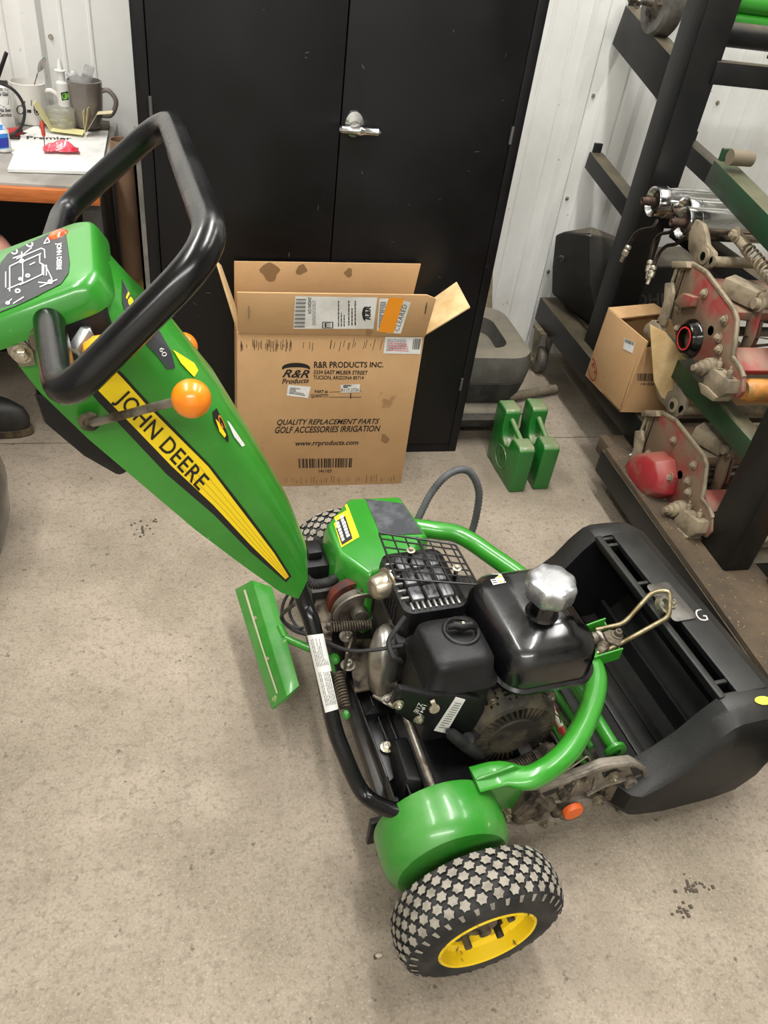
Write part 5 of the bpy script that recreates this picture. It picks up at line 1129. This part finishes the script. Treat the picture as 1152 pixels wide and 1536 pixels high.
for k in range(40):
    a = 2*PI*k/40; d = V(math.cos(a),0,math.sin(a)); t = V(-math.sin(a),0,math.cos(a)); base = V(rc.x,-.150,rc.z)
    p = base + d*.047; e = base + (d*1.0 + t*.12)*.0795
    q.bar(p + V(0,-.006,0), e + V(0,-.005,0), .0046, .011, up=(0,1,0))
q.lathe(V(rc.x,-.146,rc.z), (0,-1,0), [(0,.050),(.014,.050),(.018,.047),(.0185,.02)], 36); q.build('vent_rib', RCM, rcv)
q = G()
for ri, (R1, off_) in enumerate(((.0945,-.120),(.0945,-.130),(.0935,-.140))):
    for k in range(16):
        if k % 4 == 3: continue
        a0_ = 2*PI*k/16; vs = []
        for j in range(5):
            a = a0_ + j*.07; vs += [V(rc.x+R1*1.004*math.cos(a), off_, rc.z+R1*1.004*math.sin(a)), V(rc.x+R1*1.004*math.cos(a), off_-.006, rc.z+R1*1.004*math.sin(a))]
        q.add(vs, [(2*j,2*j+2,2*j+3,2*j+1) for j in range(4)])
q.build('vent_slot', mat('slot_black', '#020202', .9), rcv)
for a in (120, 40, 230, 330):
    q = G(); d = V(math.cos(math.radians(a)),0,math.sin(math.radians(a))); p = V(rc.x,-.118,rc.z) + d*.099; q.cyl(p+V(0,.01,0), p+V(0,-.018,0), .009, n=14); q.build('recoil_boss', RCM, rcv)
each('recoil_bolt', ZINC, rcv, [lambda q, a=a: q.bolt(V(rc.x,-.136,rc.z) + V(math.cos(math.radians(a)),0,math.sin(math.radians(a)))*.099, (0,-1,0), .006, .006) for a in (120, 40)], MW)
q = G(); g0, g1 = QL(672,1097,-.185), QL(722,1136,-.185); q.tube([g0, g0.lerp(g1,.1), g0.lerp(g1,.5), g0.lerp(g1,.9), g1], [.005,.0105,.012,.0105,.006], 16); q.cyl(QL(702,1108,-.18), QL(716,1098,-.14), .011); q.build('starter_grip', RUBBER, rcv)
# serial label strip
for quad in (((664,1092),(692,1050),(699,1053),(668,1098)),):
    s_ = G(); a, b_, c_, d_ = [QL(x, y, -.176) for x, y in ((651,1096),(669,1100),(698,1050),(684,1046))]; s_.prism([a, b_, c_, d_], (0,.001,0)); sl_ = s_.build('serial_label', WHITE, eng)
    lay('fine_print', ((684,1050),(695,1052),(668,1096),(655,1094)), fineprint(12, seed=41, hgt=.35), sl_, mat('faded_ink', '#6f6c66', .6), sl_, .0006)
# muffler with guard
mf = (-.022, .104, -.012, .150)
q = G(); q.loft([rr_(mf[0]+.012,mf[1]-.012,mf[2]+.012,mf[3]-.012,.02,.30), rr_(mf[0],mf[1],mf[2],mf[3],.02,.335), rr_(mf[0],mf[1],mf[2],mf[3],.02,.385), rr_(mf[0]+.002,mf[1]-.002,mf[2]+.002,mf[3]-.002,.02,.402), rr_(mf[0]+.010,mf[1]-.010,mf[2]+.010,mf[3]-.010,.018,.406), rr_(mf[0]+.016,mf[1]-.016,mf[2]+.016,mf[3]-.016,.014,.400)]); mu = q.build('muffler_cover', BLACKP, eng, ang=50)
q = G()
for i in range(3):
    for j in range(3): q.obox((mf[0]+.024+.029*i, mf[2]+.028+.040*j, .398), (.024,0,0), (0,.034,0), (0,0,.012))
q.build('heat_shield', mat('scorched_steel', '#7a7a7c', .4, .6, c2='#3a3a3b', scale=30), mu, bevel=.004)
q = G()
for i in range(9): q.obox((mf[0]+.016+.011*i, mf[2]+.006, .397), (.0045,0,0), (0,.018,0), (0,0,.012))
for i in range(6): q.obox((mf[0]+.004, mf[2]+.035+.018*i, .397), (.016,0,0), (0,.005,0), (0,0,.012))
q.build('louvre_fin', mat('pale_fin', '#8d8c88', .4, .7), mu, bevel=.001)
q = G()
for i in range(7): q.obox((mf[0]-.0015, mf[2]+.04+.013*i, .34), (.004,0,0), (0,.006,0), (0,0,.045))
q.build('side_slot', MATS['slot_black'], mu)
q = G(); c = V(-.035, .068, .375); q.lathe(QZ(574,876,.385)+V(.012,0,0), (-1,-.25,-.05), [(0,.031),(.004,.031),(.006,.025),(.03,.023),(.036,.018),(.038,.008)], 32); q.build('spark_arrestor', mat('heated_steel', '#b5ab98', .3, .8, c2='#8d744c', scale=12, lo=.5, hi=.7), mu, label='silver domed outlet cap')
for px, py in ((686//1,0),):
    pass
# wire guard
ga, gb_, gc, gd = QZ(568,799,.432), QZ(683,817,.432), QZ(717,877,.432), QZ(594,868,.432)
def gp(u, v): return ga*(1-u)*(1-v) + gb_*u*(1-v) + gc*u*v + gd*(1-u)*v
q = G(); wr = .0017
q.tube(fillet([gp(.5,0), gp(0,0), gp(0,1), gp(1,1), gp(1,0), gp(.5,0)], .006, 4), wr*1.25, 8)
for u in (.17,.2+.14,.5,.52,.66,.8,.93): q.tube([gp(u,-.03), gp(u,1.02)], wr, 6)
for v in (.14,.33,.5,.66,.82): q.tube([gp(-.0,v), gp(1.0,v)], wr, 6)
for u, v in ((.34,.33),(.84,.64)):
    p = gp(u, v); q.cyl(p + V(0,0,-.03), p, .004)
q.build('wire_guard', mat('black_wire', '#0c0c0c', .4), mu)
each('guard_bolt', ZINC, mu, [lambda q, u=u, v=v: q.lathe(gp(u, v), (0,0,1), [(0,.0085),(.0015,.0085),(.002,.0045),(.006,.004)], 16) for u, v in ((.34,.33),(.84,.64))], MW)
# polished intake cover, pulley, springs, cables
q = G(); c0 = QZ(577,965,.31)
rg = []
for h, s in ((-.10,.55),(-.08,.95),(-.04,1.05),(-.01,1.0),(.015,.82),(.03,.5),(.034,.2)):
    rg.append([c0 + V(.033*s*math.cos(2*PI*k/24), .040*s*math.sin(2*PI*k/24) + .015*math.cos(2*PI*k/24)*s - .25*(.03-h)*.6, h) for k in range(24)])
q.loft(rg); q.build('intake_cover', mat('polished_cover', '#a7a49c', .3, .85, c2='#7b7568', scale=10), eng)
q = G(); q.prism([c0+V(-.03,-.05,-.085), c0+V(.0,-.085,-.085), c0+V(.02,-.06,-.085), c0+V(.015,-.03,-.085)], (0,0,.006)); q.bolt(c0+V(-.006,-.066,-.079), (-.3,-.3,1), .007, .007); q.build('cover_tab', STEEL, eng, bevel=.002)
pc = QL(535,910,.15); q = G(); q.lathe(pc, (0,-1,0), [(0,.02),(0,.052),(.003,.054),(.010,.043),(.017,.054),(.020,.052),(.020,.044),(.012,.038),(.012,.018),(.03,.016),(.032,.004)], 40); q.build('drive_pulley', mat('pulley_steel', '#8d887e', .4, .7, c2='#5c5040', scale=14), mw)
q = G(); q.lathe(pc + V(0,.01,0), (0,-1,0), [(-.02,.02),(-.02,.056),(.0,.056),(.0,.02)], 36); q.build('red_hub', mat('rusty_red', '#6a2c1c', .7, c2='#3c2620', scale=30), mw)
q = G(); s_, e_ = QZ(497,940,.27), QZ(556,938,.27); q.spring(s_, e_, .009, .0018, 15); q.cyl(s_ - (e_-s_)*.15, e_, .003); q.bolt(s_, (s_-e_).normalized(), .008, .008); q.build('tension_spring', DIRTY, mw)
q = G(); q.tube(catmull([QL(425,895,.0)+V(.02,0,-.02), QZ(422,925,.33), QZ(440,945,.33), QZ(470,955,.34), QZ(520,975,.35), QZ(560,975,.36), QZ(605,968,.37)], 6), .0035, 8); q.build('throttle_cable', RUBBER, mw)
q = G(); q.tube(catmull([QZ(440,880,.35), QZ(425,905,.32), QZ(425,930,.3), QZ(445,942,.29), QZ(462,940,.28)], 6), .003, 8); q.tube(catmull([QZ(448,885,.35), QZ(436,905,.32), QZ(436,925,.3), QZ(452,946,.28), QZ(470,950,.28)], 6), .003, 8); q.build('control_cable', RUBBER, mw)
q = G(); q.tube(catmull([QZ(608,925,.40), QZ(590,950,.38), QZ(583,965,.37), QZ(590,985,.36), QZ(603,992,.34)], 6), .0048, 10); q.build('breather_hose', RUBBER, eng)
def corr(pts, r, n, name, m_):
    pp_ = catmull(pts, n); rad_ = [r*(1.06 if i % 2 else .80) for i in range(len(pp_))]; q_ = G(); q_.tube(pp_, rad_, 14); return q_.build(name, m_, mw, ang=80)
corr([QZ(452,862,.33), QZ(470,876,.31), QZ(495,872,.30), QZ(512,862,.29)], .010, 14, 'corrugated_hose', RUBBER)
CON = mat('grey_conduit', '#5d5e5f', .6, c2='#45464a', scale=12)
corr([QL(618,800,.36), QL(632,768,.37), QL(650,735,.38), QL(675,710,.385), QL(702,706,.385), QL(718,735,.38), QL(714,775,.38), QL(703,812,.375)], .0088, 16, 'wiring_conduit', CON)
q = G(); a = QZ(474,845,.28); q.obox(a + V(-.03,-.03,-.10), (.05,0,0), (0,.07,0), (0,0,.12)); q.obox(a + V(-.02,-.01,.02), (.03,0,0), (0,.04,0), (0,0,.02)); q.obox(a+V(.03,-.03,-.1), (.006,0,0), (0,.09,0), (0,0,.13)); q.build('clutch_box', BLACKP, mw, bevel=.008)
q = G(); q.prism([QZ(458,955,.25), QZ(475,895,.25), QZ(500,895,.25), QZ(498,960,.25)], (0,0,-.006)); q.prism([V(-.10,.05,.25), V(-.06,.12,.25), V(-.06,.12,.16), V(-.10,.05,.16)], (.006,0,0)); q.prism([V(-.09,.0,.19), V(-.02,.0,.19), V(-.0,.12,.19), V(-.07,.13,.19)], (0,0,.006)); q.build('bracket_plate', DIRTY, mw, bevel=.002)
q = G(); q.bolt(QZ(522,998,.2), (0,0,1), .010, .01); q.bolt(QZ(520,955,.24), (0,0,1), .010, .006); q.build('bracket_bolt', STEEL, mw)
# --- hanging green plate behind
q = G(); b0_, b1_ = QZ(352,884,.10), QZ(407,1064,.10); t0_, t1_ = QZ(378,870,.145), QZ(430,1045,.145); u0_, u1_ = QZ(408,880,.155), QZ(449,1028,.155)
q.add([b0_, b1_, t1_, t0_], [(0,1,2,3)]); q.add([t0_, t1_, u1_, u0_], [(0,1,2,3)]); q.add([v + V(.004,0,-.004) for v in (b0_, b1_, t1_, t0_)], [(3,2,1,0)]); q.add([v + V(.002,0,-.005) for v in (t0_, t1_, u1_, u0_)], [(3,2,1,0)])
r0_ = [b0_, t0_, u0_, u0_+V(.0,0,-.005), t0_+V(.003,0,-.006), b0_+V(.005,0,-.002)]; r1_ = [b1_, t1_, u1_, u1_+V(.0,0,-.005), t1_+V(.003,0,-.006), b1_+V(.005,0,-.002)]
pl = MB(MW); pl.loft([[a.lerp(b, k/10) for a, b in zip(r0_, r1_)] for k in range(11)]); fp = pl.build('foot_plate', GWORN, mw, bevel=.0012, label='bent green foot plate behind the mower')
lay('bolt_hole', ((380,924),(386,924),(386,930),(380,930)), circ2d(.5,.5,.5), fp, mat('hole_tan', '#8f8a70', .8), fp, .0012); lay('bolt_hole', ((398,985),(405,985),(405,991),(398,991)), circ2d(.5,.5,.5), fp, MATS['hole_tan'], fp, .0012)
lay('worn_edge', FULL, strip([(363,876),(378,925),(394,975),(415,1040)],[(366,874),(381,924),(396,974),(418,1040)],5), fp, mat('bare_edge', '#b9b79a', .6), fp, .0015)
q = G(); q.cyl(QZ(428,957,.15), QZ(492,985,.15), .008); q.cyl(QZ(428,957,.15), QZ(420,940,.15), .008); q.cyl(QZ(492,985,.15), V(-.09,.08,.14), .008); q.build('foot_plate_arm', GREEN, mw)
# --- cutting reel unit
CAST = mat('worn_cast', '#8f877a', .55, .35, c2='#5a5347', scale=18, bump=.5, lo=.4, hi=.65)
LN = -.262
sp = [(752,1218),(770,1196),(800,1180),(850,1168),(905,1146),(948,1141),(966,1150),(971,1164),(962,1178),(948,1186),(930,1184),(905,1178),(884,1186),(862,1200),(846,1214),(826,1225),(800,1236),(776,1240),(760,1236)]
q = G(); q.prism([QL(x, y, LN) for x, y in sp], (0,.014,0)); spo = q.build('reel_side_plate', CAST, mw, bevel=.003, label='dirty cast side plate of the cutting reel')
REC = mat('cast_recess', '#2b2823', .8)
for pts_ in ([(944,1151),(958,1151),(964,1160),(951,1164)], [(902,1158),(925,1152),(934,1157),(905,1166)], [(868,1181),(886,1174),(886,1186),(872,1192)], [(812,1190),(838,1180),(838,1186),(818,1195)], [(845,1178),(858,1174),(858,1180),(848,1184)]):
    lay('cast_recess', FULL, (pxpoly(pts_), [tuple(range(4))]), spo, REC, spo, .0008)
q = G(); q.tube([QL(x, y, LN-.003) for x, y in [(800,1182),(850,1170),(905,1149),(948,1144),(966,1153),(968,1163)]], .005, 6); q.tube([QL(880,1192,LN-.002), QL(905,1178,LN-.002), QL(938,1168,LN-.002)], .0045, 6); q.tube([QL(856,1190,LN-.002), QL(866,1172,LN-.002)], .004, 6); q.tube([QL(890,1182,LN-.002), QL(894,1166,LN-.002)], .004, 6); q.tube([QL(800,1210,LN), QL(835,1200,LN), QL(860,1196,LN)], .006, 6); q.build('plate_rib', CAST, spo)
PB = []
for px, py, r_ in ((864,1172,.006),(877,1170,.006),(918,1163,.010),(842,1190,.006),(895,1198,.010),(802,1213,.008),(815,1234,.008),(810,1222,.006),(942,1192,.008)): PB.append(lambda q, px=px, py=py, r_=r_: q.bolt(QL(px, py, LN-.004), (0,-1,0), r_*.85, r_*.85))
each('plate_bolt', mat('dirty_bolt', '#8d8570', .45, .6, c2='#5d5545', scale=60), spo, PB, MW)
each('bearing_boss', CAST, spo, [lambda q, px=px, py=py, r_=r_: q.lathe(QL(px, py, LN-.002), (0,-1,0), [(0,r_),(.010,r_),(.0105,r_*.5),(.002,r_*.5)], 18, cap=False) for px, py, r_ in ((943,1170,.013),(898,1199,.010))], MW)
q = G(); q.lathe(QL(862,1210,LN-.001), (0,-1,0), [(-.02,.036),(.006,.036),(.010,.031),(.0105,.022)], 28); q.build('bearing_boss', CAST, spo)
q = G(); q.lathe(QL(857,1213,LN-.012), (0,-1,0), [(0,.020),(.008,.020),(.011,.018),(.0115,.01)], 32); q.build('bearing_cap', mat('orange_cap', '#e8692a', .45), spo, label='orange bearing cap')
q = G()
for px, py, r_ in ((845,1190,.012),(820,1205,.016),(790,1215,.020),(832,1214,.012),(800,1196,.014),(776,1222,.014)): q.lathe(QL(px, py, LN-.004), (0,-1,0), [(-.01,r_),(.010,r_*.9),(.014,r_*.5)], 14)
q.cyl(QL(802,1225,LN-.01), QL(818,1205,LN-.01), .010); q.bar(QL(770,1210,LN), QL(800,1180,LN), .03, .02); q.build('adjuster_cluster', DIRTY, spo)
q = G(); q.prism([QL(x, y, LN) for x, y in ((912,1178),(930,1175),(950,1188),(936,1210),(925,1206),(905,1196))], (0,.03,0)); q.bar(QL(898,1175,LN+.01), QL(930,1208,LN+.01), .014, .02); q.bolt(QL(956,1192,LN), (1,-.4,0), .007, .012); q.bolt(QL(938,1188,LN-.004), (0,-1,0), .010, .010); q.build('roller_bracket', DIRTY, spo, bevel=.002)
q = G(); q.prism([V(.16,.24,.05), V(.16,.24,.18), V(.40,.24,.17), V(.42,.24,.08), V(.28,.24,.03)], (0,.014,0)); q.build('reel_side_plate', CAST, mw, bevel=.003)
q = G(); c = QL(862,1210,-.24); cx = V(c.x, 0, .085)
for y in (-.23,-.1,.03,.16): q.lathe(V(cx.x, y, cx.z), (0,1,0), [(0,.012),(0,.04),(.003,.04),(.003,.012)], 16)
q.cyl((cx.x,-.24,cx.z), (cx.x,.24,cx.z), .011)
for k in range(11):
    vs = []
    for i in range(15):
        a = 2*PI*k/11 + i*.07; y = -.235 + i*.0335; vs += [V(cx.x+.036*math.cos(a), y, cx.z+.036*math.sin(a)), V(cx.x+.062*math.cos(a), y, cx.z+.062*math.sin(a))]
    q.add(vs, [(2*i,2*i+1,2*i+3,2*i+2) for i in range(14)])
q.build('cutting_reel', STEEL, mw)
q = G(); q.lathe(QL(925,1129,-.225), (0,1,0), [(0,.012),(0,.021),(.006,.021),(.0065,.0135),(.46,.0135)], 24); q.lathe(QL(925,1129,-.232), (0,1,0), [(0,.009),(.003,.021),(.009,.021)], 24, cap=False); q.build('front_cross_tube', GWORN, mw, label='green cross tube with an eye end')
q = G(); q.cyl(QZ(828,1030,.13), QZ(888,1122,.13), .008); q.cyl(QZ(828,1030,.13), V(.34,.22,.13), .008); q.build('green_rod', GWORN, mw)
q = G(); a = QZ(905,1138,.09); q.cyl(V(a.x,-.23,.075), V(a.x,.24,.075), .024, n=24); q.build('front_roller', RUBBER, mw)
q = G(); b_ = [V(.255,-.22,.19), V(.255,.2,.19), V(.315,.2,.13), V(.315,-.22,.13)]; q.prism(b_, (.004,0,.004)); gs = q.build('grass_shield', GWORN, mw, bevel=.001)
wl = lay('warning_label', ((808,1030),(826,1030),(866,1105),(846,1120)), grid2d(4,8), gs, mat('red_label', '#b8483f', .5), gs, .0012)
lay('label_print', ((810,1031),(822,1031),(841,1062),(828,1068)), fineprint(7, seed=12, hgt=.7), wl, WHITE, wl, .0006)
lay('label_print', ((825,1066),(839,1061),(852,1084),(838,1092)), join2d(ring2d(.5,.5,.0,.0,4)) if False else grid2d(2,2), wl, mat('cream_print', '#ded8c4', .5), wl, .0006)
lay('label_print', ((827,1068),(838,1064),(850,1083),(839,1089)), join2d(line2d([(.2,.9),(.5,.5),(.3,.1)], .14), line2d([(.55,.9),(.85,.5),(.6,.2)], .14), line2d([(.05,.45),(.95,.55)], .05)), wl, INK, wl, .0010)
q = G(); q.spring(QZ(768,1152,.17), QZ(798,1137,.17), .011, .0022, 8); q.bolt(QZ(768,1153,.17), (-1,-.3,0), .010, .012); q.lathe(QZ(815,1128,.18), (1,.2,.3), [(-.02,.013),(.016,.013),(.017,.007),(.024,.007)], 16); q.build('down_pressure_spring', DIRTY, mw)
q = G(); q.tube(catmull([QL(872,1150,-.25), QL(885,1142,-.25), QL(880,1135,-.25), QL(865,1145,-.25), QL(845,1158,-.25)], 5), .0018, 6); q.build('hairpin_clip', ZINC, mw)
q = G(); q.loft([[V(-.03,-.14,.12), V(.20,-.14,.12), V(.20,.18,.12), V(-.03,.18,.12)], [V(-.01,-.12,.163), V(.18,-.12,.163), V(.18,.16,.163), V(-.01,.16,.163)]]); q.build('transmission', DIRTY, mw, bevel=.006)
# hitch bracket on the tube
q = G(); hb = QZ(892,965,.268)
q.bar(QZ(872,947,.285), QZ(905,935,.285), .003, .03); q.bar(QZ(888,993,.285), QZ(931,980,.285), .003, .03); q.bar(QZ(905,935,.27), QZ(931,980,.27), .003, .012); q.build('hitch_bracket', GREEN, mw)
q = G(); q.cyl(QZ(880,962,.285), QZ(892,958,.285), .014); q.sphere(QZ(905,970,.29), .012, 14); q.build('hitch_ball', STEEL, mw)

# ------------------------------------------------------------------ grass catcher in front
GC = mat('catcher_black', '#0c0d0e', .45, spec=.4, c2='#191a1b', scale=6, lo=.35, hi=.75, bump=.25, bscale=220, up=('#45443f', .5))
gc = thing('grass_catcher', 'large black plastic grass catcher hooked on the front of the green mower', 'basket', MO + MF_*.55)
LO, LI = -.262, .225
def rimz(f):
    pts = [(.36,.115),(.40,.135),(.44,.165),(.48,.205),(.515,.262),(.54,.292),(.56,.300),(.66,.296)]
    for (a, za), (b_, zb) in zip(pts, pts[1:]):
        if f <= b_: return za + (zb-za)*max(0, (f-a))/(b_-a)
    return .28
side = [(.36,.115),(.40,.135),(.44,.165),(.48,.205),(.515,.262),(.54,.292),(.56,.300),(.60,.300),(.645,.297),(.69,.27),(.715,.22),(.72,.15),(.71,.08),(.67,.03),(.60,.015),(.46,.015),(.385,.03),(.362,.06)]
cs = (.545, .13)
def srg(s, l, s2=None): return [V(cs[0]+(f-cs[0])*s, l, cs[1]+(z-cs[1])*(s2 or s)) for f, z in side]
SPN = []
for s_, nm in ((-1, 'near'), (1, 'far')):
    q = G(); q.loft([srg(.995, s_*.226), srg(1.0, s_*.229), srg(1.0, s_*.25), srg(.985, s_*.262), srg(.90, s_*.285), srg(.80, s_*.294), srg(.5, s_*.296)]); SPN.append(q.build('side_panel', GC, gc, ang=28))
# floor + front wall as one shell
prof_o = [(.362,.115),(.362,.06),(.385,.03),(.46,.015),(.60,.015),(.67,.03),(.71,.08),(.72,.15),(.715,.22),(.69,.27),(.648,.296)]
prof_i = [(.640,.288),(.678,.264),(.703,.217),(.708,.15),(.698,.085),(.664,.041),(.60,.027),(.46,.027),(.392,.040),(.374,.064),(.374,.115)]
loop = prof_o + prof_i
q = G(); q.loft([[V(f, -.23, z) for f, z in loop], [V(f, .23, z) for f, z in loop]]); q.build('shell', GC, gc, ang=28)
q = G()
for f0_ in (.44,.50,.56): q.obox((f0_, -.225, .026), (.022,0,0), (0,.45,0), (0,0,.006))
q.obox((.62,-.225,.03), (.012,0,0), (0,.45,0), (0,0,.05)); q.build('floor_rib', GC, gc, bevel=.002)
# top band with slots
q = G(); q.obox((.578,-.232,.286), (.068,0,0), (0,.464,0), (0,0,.014)); q.obox((.538,-.232,.278), (.016,0,0), (0,.464,0), (0,0,.019)); q.obox((.554,-.232,.262), (.024,0,0), (0,.464,0), (0,0,.010))
for l in (-.226,-.196,-.03,.04,.075,.20,.222): q.obox((.552,l-.006,.262), (.028,0,0), (0,.010,0), (0,0,.034))
q.obox((.552,-.03,.262), (.028,0,0), (0,.07,0), (0,0,.034)); tb = q.build('top_band', GC, gc, bevel=.003, seg=3)
q = G(); q.obox((.575,-.23,.12), (.004,0,0), (0,.46,0), (0,0,.16)) if False else q.obox((.548,-.22,.27), (.003,0,0), (0,.30,0), (0,0,.012)); q.build('steel_insert', STEEL, gc)
lay('chalk_mark', ((1040,913),(1056,915),(1063,931),(1047,932)), text2d('G', 0, -.01), tb, mat('white_paint_pen', '#c8c6bf', .6), gc, .0008)
for quad in (((948,817),(975,817),(980,829),(953,826)),):
    lay('yellow_mark', quad, circ2d(.5,.5,.5,18), SPN[1], mat('yellow_green_mark', '#c9cf4a', .5), gc, .002)
lay('yellow_mark', ((1130,1045),(1156,1045),(1156,1058),(1132,1057)), circ2d(.5,.5,.5,18), SPN[0], MATS['yellow_green_mark'], gc, .002)
# mounting plate, ring and wire hitch
q = G(); c = V(.600, .005, .301); pw = []
for cx, cy, a0_ in ((.020,.042,0),(-.020,.042,90),(-.020,-.042,180),(.020,-.042,270)):
    for k in range(5): a = math.radians(a0_+90*k/4); pw.append(c + V(cx+.009*math.cos(a) - .012, cy+.012*math.sin(a), 0))
q.prism(pw, (0,0,.003)); q.build('mount_plate', mat('plate_steel', '#77746e', .4, .6, c2='#55514a', scale=12), gc, bevel=.001)
q = G(); rc_ = QZ(995,907,.318); q.lathe(rc_, (.3,-.6,.8), [(-.006,.012),(-.006,.018),(.006,.018),(.006,.012)], 24, cap=False); q.lathe(rc_, (.3,-.6,.8), [(-.006,.012),(.006,.012)], 24, cap=False); q.bolt(QZ(1008,908,.306), (0,0,1), .006, .01); q.build('hitch_ring', ZINC, gc)
q = G(); q.tube(fillet([QZ(893,945,.29), QZ(935,936,.295), QZ(978,888,.315), QZ(1005,885,.32), QZ(1004,925,.315), QZ(950,955,.295), QZ(912,975,.29), QZ(895,980,.285)], .018, 6), .005, 12); q.build('hitch_wire', mat('brassy_wire', '#a39878', .35, .8, c2='#7b6d4c', scale=30), gc)
q = G(); q.prism([QZ(905,948,.30), QZ(918,944,.30), QZ(936,955,.30), QZ(928,968,.30), QZ(912,962,.30)], (0,0,-.006)); q.bolt(QZ(926,952,.301), (0,0,1), .008, .010); q.lathe(QZ(905,978,.285), (.3,-1,0), [(-.01,.014),(.004,.014),(.006,.008)], 18); q.build('hitch_clevis', DIRTY, gc, bevel=.002)
q = G(); q.lathe(QZ(902,955,.285), (.3,-1,0), [(-.012,.008),(.014,.008)], 14); q.build('hitch_pin', STEEL, gc)
